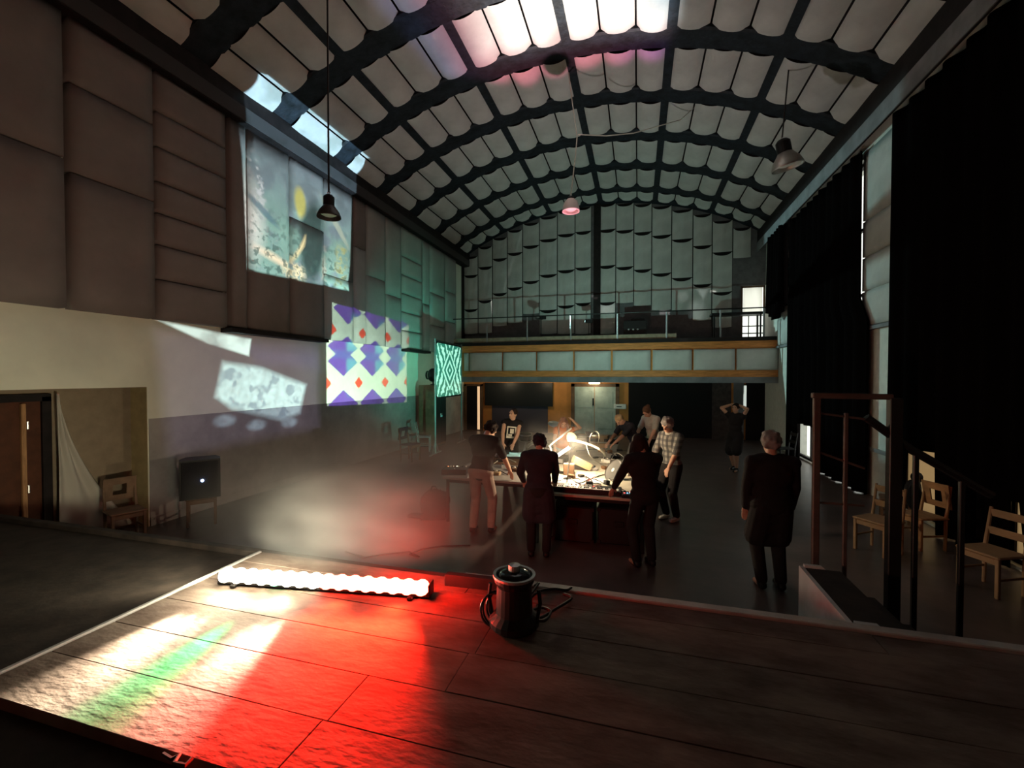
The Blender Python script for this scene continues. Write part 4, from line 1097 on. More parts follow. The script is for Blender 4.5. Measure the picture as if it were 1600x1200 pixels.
# D: hooded back view in the middle, in front of the lamp
pD, iD = person(gpos(842, 5.85), face(842, 5.85, 860, 9), 'figure in loose plum hooded coat seen from behind, standing against the lamp glow', 1.68, lean=0.26, head=(-0.5, 0.1, 0),
    hands=((-0.24, 0.36, 0.92), (0.20, 0.42, 0.90)), shirt=C_PLUM, sleeve=1.0, legs='trousers', legmat=C_BLK, hair='curly', hairmat=C_PLUM, coat=True, slim=1.15)
# E: man bending far forward on the far right of the table
pE, iE = person(gpos(991, 9.9), face(991, 9.9, 915, 9.5), 'fair man in dark T-shirt and grey shorts, bending low with arms on the table', 1.76, lean=0.62, head=(-0.35, 0.10, 0),
    hands=((-0.12, 0.70, 0.84), (0.12, 0.66, 0.84)), shirt=C_NAVY, sleeve=0.42, legs='shorts', legmat=C_GRY, hair='short', hairmat=H_BLD, feet=((-.12, 0.05), (.12, -0.1)))
# F: woman in pale T-shirt behind him
pF, iF = person(gpos(1021, 10.3), face(1021, 10.3, 940, 9.3), 'person in pale T-shirt with hair tied back, looking down at the table', 1.80, lean=0.28, head=(-0.45, 0.0, 0),
    hands=((-0.22, 0.44, 0.92), (0.22, 0.42, 0.90)), shirt=C_LGT, sleeve=0.40, legs='trousers', legmat=C_BLK, hair='bun', hairmat=H_BRN)
# G: dark figure from behind at the near right corner
pG, iG = person(gpos(1008, 5.55), face(1008, 5.55, 930, 7.5), 'dark haired figure in black seen from behind at the near table corner', 1.70, lean=0.16, head=(-0.35, 0.3, 0),
    hands=((-0.30, 0.36, 0.86), (0.18, 0.34, 0.90)), shirt=C_BLK, sleeve=0.95, legs='trousers', legmat=C_BLK, hair='long', hairmat=H_DRK, slim=1.15)
# H: curly grey haired man in a plaid shirt
pH, iH = person(gpos(1050, 7.35), face(1050, 7.35, 960, 6.6), 'grey curly haired man in plaid shirt standing at the right of the table', 1.76, lean=0.10, head=(-0.30, 0.15, 0),
    hands=((-0.18, 0.32, 0.92), (0.30, 0.20, 0.88)), shirt=PLAID, sleeve=0.48, legs='trousers', legmat=C_BLK, hair='curly', hairmat=H_GRY, shoe=WHITE, collar=C_LGT)
# I: woman in a black dress, hands at her head
pI, iI = person(gpos(1150, 11.2), face(1150, 11.2, 1050, 9.3), 'woman in black dress standing apart with both hands raised to her hair', 1.74, lean=-0.04, head=(0.05, 0, 0),
    hands=((-0.10, -0.02, 1.66), (0.10, 0.0, 1.68)), elbow=((-1, .6, .3), (1, .6, .3)), shirt=C_BLK, sleeve=0.15, legs='dress', legmat=C_BLK, hair='bun', hairmat=H_DRK, feet=((-.08, .12), (.1, -.14)))
# J: grey haired onlooker in black on the right
pJ, iJ = person(gpos(1208, 4.95), face(1208, 4.95, 1090, 8.5), 'grey haired onlooker in black coat standing on the right, back to camera', 1.80, lean=0.03, head=(-0.1, 0.0, 0),
    hands=((-0.24, 0.12, 0.86), (0.24, 0.12, 0.86)), shirt=C_BLK, sleeve=1.0, legs='trousers', legmat=C_BLK, hair='curly', hairmat=H_GRY, coat=True, slim=1.25)
# ================================================================== TABLES AND GEAR
ZT = 0.75
def table(x0, x1, y0, y1, label, top=TABW):
    t = thing('folding_table', label, 'table', ((x0 + x1) / 2, (y0 + y1) / 2, 0), 0, 'tables pushed together in the middle of the hall')
    hx, hy = (x1 - x0) / 2, (y1 - y0) / 2
    q = MB(); q.bevbox((0, 0, ZT - 0.018), (2*hx, 2*hy, 0.036), 0.006); q.build('table_top', top, t)
    for sx in (-1, 1):
        for sy in (-1, 1):
            q = MB(); q.bevbox((sx * (hx - .07), sy * (hy - .07), (ZT - .036) / 2), (.045, .045, ZT - .036), .005); q.build('leg', BLACKM, t)
    for sy in (-1, 1):
        q = MB(); q.bevbox((0, sy * (hy - .07), ZT - .07), (2*hx - .2, .025, .05), .004); q.build('apron', BLACKM, t)
    return t
table(-3.08, -1.50, 6.62, 7.85, 'near left gear table with a dark mixer on its left corner', mat('table_grey', (0.30, 0.27, 0.25), 0.5, var=0.1))
table(-3.08, -1.50, 7.88, 9.05, 'far left gear table with the added green glowing slab', WOODD)
table(-1.46, 0.14, 6.12, 7.45, 'near right gear table, brightest under the work lamp, with the long keyboard')
table(-1.46, 0.14, 7.48, 8.95, 'far right gear table behind the work lamp')

table(-1.40, -0.45, 8.99, 11.3, 'narrow far table with cardboard boxes before the green door')

# ---- articulated work lamp
LP = pd(893, 684, 7.25)
base = Vector((pd(872, 700, 7.55).x, pd(872, 700, 7.55).y, ZT))
wl_ = thing('work_lamp', 'glowing articulated work lamp with white shade on the right table', 'lamp', base)
lo = LP - base
q = MB(); q.lathe([(0.09, 0), (0.09, 0.02), (0.03, 0.03), (0.02, 0.05)], 16, None, True, True); q.build('base', BLACKM, wl_)
el_ = Vector((lo.x * .2 - .18, lo.y * .5, lo.z * 0.75))
q = MB(); q.tube([(0, 0, .04), el_], 0.014, 8); q.build('lower_arm', WHITE, wl_)
q = MB(); q.tube([el_, lo + Vector((0, 0, .16))], 0.014, 8); q.build('upper_arm', WHITE, wl_)
q = MB(); q.ell(el_, (.025, .025, .025)); q.build('joint', STEEL, wl_)
SHT = bpy.data.materials.new('lit_shade'); SHT.use_nodes = True
nt = SHT.node_tree; nt.nodes.remove(nt.nodes['Principled BSDF'])
a1 = nt.nodes.new('ShaderNodeBsdfTranslucent'); a1.inputs[0].default_value = (0.9, 0.84, 0.7, 1); a2 = nt.nodes.new('ShaderNodeBsdfDiffuse'); a2.inputs[0].default_value = (0.85, 0.8, 0.7, 1)
mx = nt.nodes.new('ShaderNodeMixShader'); mx.inputs[0].default_value = 0.5
nt.links.new(a1.outputs[0], mx.inputs[1]); nt.links.new(a2.outputs[0], mx.inputs[2]); nt.links.new(mx.outputs[0], nt.nodes['Material Output'].inputs[0])
q = MB(); M = Matrix.Translation(lo + Vector((0, 0, .0))) @ Euler((0.25, -0.35, 0)).to_matrix().to_4x4()
q.lathe([(0.085, -0.03), (0.08, 0.01), (0.06, 0.06), (0.035, 0.09), (0.015, 0.10)], 20, M); q.sm = True; q.build('shade', SHT, wl_).modifiers.new('s', 'SOLIDIFY').thickness = 0.003
q = MB(); q.ell(lo + Vector((0, 0, -.01)), (.038, .038, .048)); q.sm = True; q.build('bulb', mat('bulb_glow', (1, 0.9, 0.7), 0.4, emit=(1.0, 0.86, 0.62), es=22), wl_)
WARM = (1.0, 0.78, 0.50)
light('bulb_light', 'POINT', lo + Vector((0.0, -0.02, -0.085)), 118, WARM, wl_, None, 0.04)
# second, tubular lamp head left of the bulb
tb = Vector(pd(880, 706, 7.0)); base2 = Vector((tb.x + .05, tb.y + .1, ZT))
tl = thing('tube_lamp', 'slanting white tube lamp glowing beside the work lamp', 'lamp', base2)
q = MB(); q.lathe([(0.07, 0), (0.07, 0.015), (0.02, 0.025)], 14, None, True, True); q.build('base', BLACKM, tl)
d0 = Vector(pd(868, 714, 7.0)) - base2; d1_ = Vector(pd(890, 699, 7.0)) - base2
q = MB(); q.tube([(0, 0, .02), d1_ + Vector((0.02, 0, 0)), d1_], 0.011, 8); q.build('stem', WHITE, tl)
q = MB(); q.tube([d0, d1_], 0.030, 12); q.build('tube', mat('tube_glow', (1, 0.95, 0.85), 0.4, emit=(1.0, 0.84, 0.72), es=2.2), tl)

# ---- keyboard on the near edge
a = pz(852, 770, ZT); b = pz(966, 779, ZT); d = b - a; kz = math.atan2(d.y, d.x); KL = min(d.length, 1.05)
kb = thing('keyboard_synthesizer', 'long black keyboard synthesizer with red light on the near table edge', 'keyboard', (a.x + .03, a.y + .13, ZT), kz)
q = MB(); q.bevbox((KL / 2, 0.10, .035), (KL, .30, .07), .01); q.build('body', BLACK, kb)
q = MB()
for k in range(36): q.box((.03 + k * (KL - .06) / 36, -.035, .07), (.03 + (k + .92) * (KL - .06) / 36, .08, .078))
q.build('white_keys', WHITE, kb)['kind'] = 'stuff'
q = MB()
for k in range(35):
    if k % 7 not in (2, 6): x = .03 + (k + 1) * (KL - .06) / 36; q.box((x - .007, .01, .078), (x + .007, .08, .088))
q.build('black_keys', BLACK, kb)['kind'] = 'stuff'
for k in range(8):
    q = MB(); q.lathe([(.012, .07), (.011, .088), (.001, .089)], 10, Matrix.Translation((.3 + k * .06, .17, 0))); q.build('knob', GREYM if k % 3 else WHITE, kb)
q = MB(); q.ell((KL * .62, .13, .074), (.012, .012, .006)); q.build('power_light', mat('red_led', (1, .1, .05), .4, emit=(1, .05, .03), es=5), kb)

# ---- small gear
def knobbox(name, label, cat, px_, py_, size, body, rz=0, nk=3, leds=None, group=None, tilt=0, z=ZT):
    p = pz(px_, py_, z); t = thing(name, label, cat, p, rz, group)
    q = MB(); q.bevbox((0, 0, size[2] / 2), size, .008, rx=0); q.build('body', body, t)
    for k in range(nk):
        x = (k - (nk - 1) / 2) * size[0] / (nk + .3)
        q = MB(); q.lathe([(.014, size[2]), (.012, size[2] + .018), (.001, size[2] + .019)], 10, Matrix.Translation((x, size[1] * .22, 0))); q.build('knob', WHITE if k % 2 else BLACK, t)
    q = MB(); q.lathe([(.012, size[2]), (.012, size[2] + .012), (.001, size[2] + .013)], 10, Matrix.Translation((0, -size[1] * .28, 0))); q.build('footswitch', STEEL, t)
    for (x, y, c) in (leds or []):
        q = MB(); q.bevbox((x, y, size[2] + .002), (.022, .022, .006), .002); q.build('light_pad', mat('pad_%d%d%d' % tuple(int(k*9) for k in c), c, .4, emit=c, es=3), t)
    return t
G = 'small boxes of music gear on the tables'
knobbox('mixing_desk', 'dark mixing desk with lit white display on the left table corner', 'mixer', 712, 739, (.42, .34, .09), BLACK, .2, 6, [(-.15, .1, (1, .3, .1)), (-.05, .12, (1, 1, .7)), (.0, .12, (1, 1, .7))])
knobbox('pad_controller', 'black pad controller with green, blue and red lit pads', 'controller', 986, 776, (.26, .2, .05), BLACK, .1, 3,
        [(-.09, -.02, (1, .1, .1)), (-.05, -.02, (.2, .5, 1)), (-.01, -.02, (.2, .9, .9)), (.03, -.02, (.1, 1, .3)), (.07, -.02, (.1, 1, .3)), (.07, .03, (.1, 1, .3)), (.03, .03, (1, 1, 1)), (-.01, .03, (1, .3, .3))])
pedals = [(775, 742, CARD, 'tan effects box with knobs, nearest the bent man in black'), (790, 731, GREYM, 'grey effects box with knobs on the left table'), (803, 736, WOODD, 'brown effects box with knobs on the left table'), (783, 721, BLACK, 'black effects box with knobs below the green slab'),
          (925, 735, GREYM, 'grey effects box beside the oval tray'), (948, 722, WHITE, 'white effects box among the cables'), (969, 727, WOODD, 'brown effects box behind the dark haired figure'), (962, 716, BLACK, 'black effects box on the far right of the cables'), (975, 742, WHITE, 'white effects box at the right table edge'), (940, 706, CARD, 'tan effects box under the fair man’s hands')]
for k, (px_, py_, mm, lb) in enumerate(pedals):
    knobbox('effects_pedal', lb.replace('’', "'"), 'music gear', px_, py_, (.15 + .02 * (k % 3), .11 + .015 * (k % 2), .055), mm, 0.4 * math.sin(k * 2.1), 3, None, G)
# speaker box and cartons by the lamp
def carton(px_, py_, size, label, m_, rz=0, tilt=0, name='carton', cat='box', z=ZT):
    p = pz(px_, py_, z); t = thing(name, label, cat, p, rz)
    hz = size[2] / 2 * math.cos(tilt) + size[0] / 2 * abs(math.sin(tilt))
    q = MB(); q.bevbox((0, 0, hz), size, .006, ry=tilt); q.build('body', m_, t)
    M = Matrix.Translation((0, 0, hz)) @ Euler((0, tilt, 0)).to_matrix().to_4x4()
    q = MB(); q.box((-size[0] * .5, -.02, size[2] / 2), (size[0] * .5, .02, size[2] / 2 + .002), M); q.build('tape', WHITE, t)
    return t
carton(909, 735, (.34, .18, .12), 'pale carton tipped on its edge below the work lamp', CARD, .3, .45)
carton(889, 741, (.18, .16, .18), 'dark box standing in front of the work lamp', WOODD, .1)
carton(935, 698, (.42, .30, .10), 'flat brown cardboard box lying on the far table', CARD, .1)
carton(938, 692, (.40, .28, .20), 'taller brown cardboard box behind the fair man’s hands'.replace('’', "'"), CARD, -.1)
carton(905, 697, (.34, .26, .22), 'grey box behind the work lamp, left of the cardboard boxes', GREYM, .05)
# dark adapters and boxes lying between the cables
rr = random.Random(8)
dk = [(893, 747), (908, 745), (921, 757), (936, 762), (948, 757), (961, 765), (944, 733), (917, 727), (931, 716), (953, 708), (968, 705)]
wh = ['beside the largest paper', 'behind the largest paper', 'in front of the keyboard knobs', 'near the keyboard end', 'left of the oval tray', 'beside the lit pad controller', 'just behind the oval tray', 'right of the tipped carton', 'in the middle of the cable tangle', 'close to the arms of the fair man', 'farthest right among the cables']
for k, (px_, py_) in enumerate(dk):
    p = pz(px_, py_, ZT); t = thing('power_adapter', 'small dark power adapter ' + wh[k], 'adapter', p, rr.uniform(-1, 1), 'power adapters on the right tables')
    sx, sy, sz = rr.uniform(.07, .14), rr.uniform(.05, .09), rr.uniform(.03, .07)
    q = MB(); q.bevbox((0, 0, sz / 2), (sx, sy, sz), .006); q.build('body', BLACK if k % 3 else WOODD, t)
    q = MB(); q.tube([(sx / 2, 0, .012), (sx / 2 + .06, .03, .01), (sx / 2 + .12, -.02, .008)], .006, 6); q.build('lead', CABLE, t)
# open laptop on the far table
def laptop(px_, py_, rz, label, screen, z=ZT):
    p = pz(px_, py_, z); t = thing('laptop', label, 'laptop', p, rz)
    q = MB(); q.bevbox((0, 0, .01), (.34, .24, .02), .004); q.build('keyboard_base', GREYM, t)
    q = MB(); q.bevbox((0, .17, .125), (.34, .012, .24), .004, rx=-.35); l_ = q.build('lid', BLACK, t)
    q = MB(); q.cbox((0, .163, .123), (.31, .004, .2), rx=-.35); q.build('screen', screen, l_)
    q = MB(); q.box((-.15, -.04, .02), (.15, .09, .023)); q.build('keys', BLACK, t)
    return t
laptop(930, 688, PI - .5, 'dark open laptop on the far right table before the green door', BLACK)
# added glowing slab in place of green light projected on the left table
p = pz(800, 713, ZT) + Vector((0.16, 0, 0))
fs_ = thing('green_glow_slab', 'glowing slab standing in for green patterns projected on the far left table', 'screen', p, .15)
q = MB(); q.bevbox((0, 0, .02), (.78, .5, .04), .008); q.build('casing', BLACK, fs_)
GM = bpy.data.materials.new('green_pattern_glow'); GM.use_nodes = True; nt = GM.node_tree; pb = nt.nodes['Principled BSDF']; E.nt = nt
tc = nt.nodes.new('ShaderNodeTexCoord'); sp = nt.nodes.new('ShaderNodeSeparateXYZ'); nt.links.new(tc.outputs['Object'], sp.inputs[0])
nn = noise(E(sp.outputs[0]), E(sp.outputs[1]), 8, 4); pc = Acc((0.02, 0.10, 0.09)); pc.mixc((nn - .47).soft(.1), (0.30, 0.95, 0.75)); nt.links.new(pc.c, pb.inputs['Emission Color']); pb.inputs['Emission Strength'].default_value = 0.8
q = MB(); q.bevbox((0, 0, .043), (.72, .44, .006), .002); q.build('picture', GM, fs_)
# grey oval tray leaning on the cables
p = pz(958, 748, ZT)
tr_ = thing('oval_tray', 'grey oval tray leaning among the cables on the right table', 'tray', p, -.5)
q = MB(); M = Matrix.Translation((0, 0, .14)) @ Euler((1.05, 0.35, 0)).to_matrix().to_4x4() @ Matrix.Diagonal((.65, 1.1, 1, 1))
q.lathe([(.001, .012), (.15, .012), (.17, .02), (.172, .008), (.15, 0), (.001, 0)], 24, M); q.build('dish', mat('tray_grey', (0.13, 0.13, 0.125), 0.5), tr_)
q = MB(); q.lathe([(.001, .016), (.032, .014), (.034, .01)], 14, M); q.build('white_centre', WHITE, tr_)
# papers
for k, (px_, py_, rz_, lb) in enumerate(((905, 758, .1, 'large white sheet of paper in front of the keyboard'), (935, 752, -.2, 'white sheet of paper beside the oval tray'), (882, 752, .4, 'white sheet of paper nearest the hooded figure'), (978, 735, -.35, 'white sheet of paper at the right edge of the table'), (745, 745, .3, 'white sheet beside the bent man in black'))):
    p = pz(px_, py_, ZT); q = MB(); w_ = .42 if k == 0 else .3
    q.grid(lambda u, v: ((u - .5) * w_, (v - .5) * .3, .004 + .006 * math.sin(u * 6 + k) ** 2), 8, 4)
    o = q.build('paper_sheet', WHITE); o.location = p + Vector((0, 0, .001 * k)); o.rotation_euler = (0, 0, rz_); o.modifiers.new('s', 'SOLIDIFY').thickness = .0015
    tag(o, lb, 'paper', 'papers on the tables')
# cables on the table
rr = random.Random(21)
cn = ['thick pale cable arching from the work lamp over the boxes', 'pale cable looping up beside the cardboard boxes', 'pale cable hanging over the white carton', 'black cable snaking across the papers', 'black cable curling past the oval tray', 'black cable trailing toward the keyboard', 'thin red cable across the papers', 'pale cable coiled near the right table edge', 'black cable running along the far table', 'dark cable curling round the left table effects boxes', 'pale cable on the left table beside the green slab']
cp = [[(893, 688, .60), (905, 690, .57), (925, 696, .52), (940, 704, .42), (945, 712, .1), (942, 720, .03)], [(922, 695, .05), (922, 682, .30), (930, 674, .42), (936, 680, .35), (934, 695, .06)], [(916, 695, .4), (922, 712, .25), (935, 722, .04), (950, 724, .03)],
      [(870, 752, .012), (890, 748, .012), (905, 755, .012), (925, 748, .012), (945, 756, .012)], [(930, 746, .012), (945, 742, .012), (958, 752, .012), (972, 748, .012)], [(915, 744, .012), (925, 752, .012), (912, 760, .012), (895, 762, .012)],
      [(930, 745, .012), (918, 752, .012), (912, 762, .015), (918, 768, .02)], [(955, 718, .02), (962, 708, .10), (972, 712, .06), (978, 722, .02), (966, 728, .015)], [(900, 705, .02), (930, 702, .02), (955, 708, .02), (970, 716, .02)], [(765, 748, .015), (780, 736, .02), (795, 741, .015), (808, 728, .02)], [(770, 725, .015), (788, 716, .02), (806, 722, .015)]]
for k, pts in enumerate(cp):
    wpts = []
    for (px_, py_, h_) in pts:
        v_ = pz(px_, py_ , ZT + h_) if h_ < .2 else pd(px_, py_, 7.6)
        wpts.append(v_)
    # smooth
    sm = []
    for i in range(len(wpts) - 1):
        p0 = wpts[max(i - 1, 0)]; p1 = wpts[i]; p2 = wpts[i+1]; p3 = wpts[min(i + 2, len(wpts) - 1)]
        for j in range(6):
            t = j / 6; sm.append(0.5 * ((2*p1) + (p2 - p0)*t + (2*p0 - 5*p1 + 4*p2 - p3)*t*t + (3*p1 - p0 - 3*p2 + p3)*t*t*t))
    sm.append(wpts[-1])
    q = MB(); q.tube(sm, .022 if k == 0 else .008, 7); q.sm = True
    tag(q.build('cable', RED if k == 6 else (CABLEW if k in (0, 1, 2, 7, 10) else CABLE)), cn[k], 'cable', 'cables on the tables')
# black flight cases below the near tables
for (x, y_, lb) in ((-0.9, 6.6, 'black flight case under the near right table'), (-0.25, 6.65, 'black flight case under the near right table, at its right end')):
    t = thing('flight_case', lb, 'case', (x, y_, 0)); q = MB(); q.bevbox((0, 0, .26), (.6, .5, .52), .02); q.build('body', BLACK, t)
    for sx in (-1, 1):
        for z in (.03, .49): q = MB(); q.bevbox((sx * .28, -.245, z), (.06, .03, .06), .008); q.build('corner', BLACKM, t)
    q = MB(); q.bevbox((0, -.255, .3), (.14, .02, .08), .006); q.build('handle', BLACKM, t)
# backpack left of the bent man
p = pz(702, 812, 0) + Vector((-.28, 0, 0)); t = thing('backpack', 'black backpack slumped on the floor beside the left table', 'bag', p, .3)
q = MB(); q.ell((0, 0, .24), (.24, .17, .26)); q.ell((.02, -.08, .14), (.18, .13, .15)); q.ell((.12, .03, .3), (.16, .14, .16)); q.box((-.2, -.12, 0), (.2, .12, .1))
me = setmat(bake(q, .02, 3), C_BLK); obj('bag_body', me, t)
for sx in (-1, 1):
    q = MB(); q.tube([(sx * .09, .1, .45), (sx * .11, .2, .38), (sx * .13, .2, .2), (sx * .14, .12, .06)], .018, 6); q.build('strap', C_BLK, t)
q = MB(); q.tube([(-.05, 0, .49), (-.03, 0, .54), (.03, 0, .54), (.05, 0, .49)], .012, 6); q.build('handle', C_BLK, t)
q = MB(); q.ell((-.30, -.05, .035), (.16, .1, .04)); q.ell((-.38, -.08, .03), (.08, .06, .03)); tag(obj('dark_cloth', setmat(bake(q, .012, 3), C_BLK), None, p), 'crumpled black cloth on the floor beside the backpack', 'cloth')

# ================================================================== CHAIRS, SPEAKERS AND OTHER FURNITURE
def chair(loc, rz, label, m_=WOOD, legm=None, group=None, back='slat', sc=1.0, name='wooden_chair'):
    legm = legm or m_; t = thing(name, label, 'chair', loc, rz, group); t.scale = (sc, sc, sc)
    q = MB(); q.bevbox((0, 0, .44), (.42, .42, .03), .012); q.build('seat', m_, t)
    for sx in (-1, 1):
        q = MB(); q.bevbox((sx * .18, .18, .215), (.038, .038, .43), .006); q.build('leg', legm, t)
        q = MB(); q.tube([(sx * .18, -.17, .0), (sx * .18, -.18, .44), (sx * .175, -.25, .88)], [.019, .021, .016], 8); q.build('leg', legm, t)
        q = MB(); q.bevbox((sx * .18, 0, .2), (.02, .34, .025), .004); q.build('stretcher', legm, t)
    q = MB(); q.bevbox((0, .18, .39), (.34, .022, .06), .004); q.build('apron', legm, t)
    if back == 'slat':
        for z, y_ in ((.62, -.208), (.82, -.24)):
            q = MB(); q.bevbox((0, y_, z), (.34, .018, .09), .006, rx=-.16); q.build('back_slat', m_, t)
    else:
        q = MB()
        for (x0, x1, za, zb) in ((-.19, .19, .80, .90), (-.19, .19, .56, .64), (-.19, -.08, .64, .80), (.08, .19, .64, .80)):
            q.box((x0, -.008, za - .74), (x1, .008, zb - .74), Matrix.Translation((0, -.225, .74)) @ Euler((-.16, 0, 0)).to_matrix().to_4x4())
        q.build('backrest', m_, t)
    return t
DW = mat('alcove_wood', (0.20, 0.12, 0.075), 0.6, var=0.2)
p = pz(178, 838, 0); p.x, p.y = -7.2, 4.62
chair(p, -1.9, 'brown wooden chair with a cut out back in the door recess', DW, back='cut')
p = Vector((-6.85, 5.52, 0))
chair(p, -2.28, 'dark wooden chair under the black loudspeaker', WOODD, back='cut')
sp_ = thing('loudspeaker', 'black loudspeaker with a blue light, set on a dark chair by the left wall', 'speaker', (-6.81, 5.47, .457), 0)
q = MB()
pr = [(-.27, -.19), (.27, -.19), (.27, .0), (.20, .20), (-.20, .20), (-.27, .0)]
q.add([(x, y, z) for z in (0, .62) for x, y in pr], [tuple(reversed(range(6))), tuple(range(6, 12))] + [(i, (i+1) % 6, 6 + (i+1) % 6, 6 + i) for i in range(6)])
sp_.rotation_euler = (0, 0, 0.86)
q.build('cabinet', BLACK, sp_)
q = MB(); q.bevbox((0, -.196, .31), (.48, .012, .56), .006); q.build('grille', mat('grille', (0.02, 0.02, 0.022), 0.7, bump=0.6, bscale=120), sp_)
q = MB(); q.ell((.03, -.208, .29), (.022, .012, .022)); q.build('status_light', mat('blue_led', (.3, .5, 1), .4, emit=(0.35, 0.5, 1.0), es=14), sp_)
# furniture beside the green screen
p = gpos(664, 15.6)
cb = thing('tall_cabinet', 'tall dark cabinet against the left wall behind the green screen', 'cabinet', (-6.85, p.y - .2, 0), -.05)
q = MB(); q.bevbox((0, 0, 1.07), (.62, .8, 2.06), .012); q.build('carcass', WOODD, cb)
for sy in (-1, 1):
    q = MB(); q.bevbox((.32, sy * .195, 1.07), (.02, .37, 1.9), .006); d_ = q.build('door', FELT_SHADE, cb)
    q = MB(); q.tube([(.34, sy * .04, 1.0), (.34, sy * .04, 1.12)], .008, 6); q.build('handle', STEEL, d_)
q = MB(); q.box((-.28, -.36, 0), (.28, .36, .05)); q.build('plinth', BLACK, cb)
hd = thing('stage_lamp_head', 'round black lamp head standing on the tall cabinet', 'stage light', (-6.8, p.y - .25, 2.1), -.6)
q = MB(); q.lathe([(.1, 0), (.1, .03), (.03, .04), (.03, .12)], 14, None, True, True); q.build('base', BLACKM, hd)
q = MB(); q.ell((0, 0, .34), (.2, .2, .24)); q.sm = True; q.build('head', BLACKM, hd)
q = MB(); q.lathe([(.14, 0), (.15, .06), (.12, .06)], 16, Matrix.Translation((0, -.16, .34)) @ Euler((PI/2, 0, 0)).to_matrix().to_4x4()); q.build('lens_ring', BLACK, hd)
chair(gpos(662, 14.2) , -1.2, 'pale grey metal chair beside the green screen stand', GREYM, group=None, name='metal_chair', sc=1.05)
chair(gpos(633, 12.6) + Vector((.15, 0, 0)), -1.7, 'dark upholstered chair by the left wall, left of the pale metal chair', mat('dark_fabric', (0.035, 0.03, 0.045), .9), WOODD, back='cut', sc=1.05)
# white sign box right of the double door
p = pY(969, 635, YU); t = thing('wall_notice_box', 'small white box on the wall right of the double door', 'box', (p.x, YU - .06, p.z - .12)); q = MB(); q.bevbox((0, 0, .12), (.48, .1, .2), .02); q.build('case', WHITE, t)
q = MB(); q.box((-.14, -.056, .10), (.06, -.05, .13)); q.build('slot', BLACK, t)
# drums / dark gear behind the bar hatch
p = gpos(838, 12.2)
t = thing('drum_kit', 'dark drum kit with a glinting cymbal in front of the hatch', 'drums', p, .3)
for (x, y_, z, r_, h_, nm) in ((0, 0, .28, .28, .45, 'bass_drum'), (.35, -.25, .55, .18, .16, 'snare_drum'), (-.3, -.05, .72, .16, .2, 'tom_drum')):
    q = MB(); M = Matrix.Translation((x, y_, z)) @ Euler((PI/2 if nm == 'bass_drum' else .15, 0, 0)).to_matrix().to_4x4()
    q.lathe([(.001, -h_/2), (r_, -h_/2), (r_, h_/2), (.001, h_/2)], 20, M); d_ = q.build(nm, BLACK, t)
    q = MB(); q.lathe([(r_ + .012, -h_/2), (r_ + .012, -h_/2 + .03)], 20, M); q.lathe([(r_ + .012, h_/2 - .03), (r_ + .012, h_/2)], 20, M); q.build('hoop', STEEL, d_)
for (x, y_, z) in ((.35, -.25, .46), (-.3, -.05, .6)):
    for k in range(3):
        q = MB(); aa = k * 2.09; q.tube([(x, y_, z), (x + .2 * math.cos(aa), y_ + .2 * math.sin(aa), .01)], .01, 6); q.build('stand_leg', STEEL, t)
for (x, y_, z, rx_) in ((.55, .1, 1.05, .35), (-.6, .1, 1.12, -.3)):
    q = MB(); q.tube([(x, y_, 0), (x, y_, z)], .011, 6); st = q.build('cymbal_stand', STEEL, t)
    q = MB(); q.lathe([(.001, .03), (.05, .02), (.22, 0), (.221, .003), (.05, .026)], 24, Matrix.Translation((x, y_, z)) @ Euler((rx_, .2, 0)).to_matrix().to_4x4()); q.sm = True; q.build('cymbal', STEEL, st)
# balcony clutter
t = thing('sound_desk', 'dark sound desk with small knobs standing on the balcony', 'mixer', (pY(992, 512, 17.5).x, 17.5, ZF)); q = MB(); q.bevbox((0, 0, .38), (.85, .5, .76), .02); q.build('body', BLACK, t)
for k in range(3):
    q = MB(); q.lathe([(.035, 0), (.03, .03), (.001, .031)], 10, Matrix.Translation((-.22 + k * .16, -.25, .42)) @ Euler((PI/2, 0, 0)).to_matrix().to_4x4()); q.build('knob', GREYM, t)
q = MB(); q.bevbox((.1, 0, .8), (.5, .3, .1), .02); q.build('top_unit', BLACKM, t)
t = thing('balcony_table', 'dark narrow table on the balcony before the bright window', 'table', (pY(1150, 490, 17.6).x, 17.6, ZF)); q = MB(); q.bevbox((0, 0, .9), (1.7, .5, .09), .01); q.build('table_top', BLACK, t)
for sx in (-1, 1):
    for sy in (-1, 1): q = MB(); q.bevbox((sx * .75, sy * .2, .43), (.05, .05, .86), .006); q.build('leg', BLACK, t)
t = thing('video_camera', 'small dark camera on a post of the balcony railing', 'camera', (pY(920, 500, 17.2).x, 17.2, ZF)); q = MB(); q.tube([(0, 0, 0), (0, 0, .72)], .015, 6); q.build('stand', BLACKM, t)
q = MB(); q.bevbox((0, 0, .78), (.3, .18, .13), .02); q.build('body', BLACK, t); q = MB(); q.lathe([(.045, 0), (.05, .1), (.04, .1)], 14, Matrix.Translation((-.1, -.09, .78)) @ Euler((PI/2, 0, 0)).to_matrix().to_4x4()); q.build('lens', BLACKM, t)

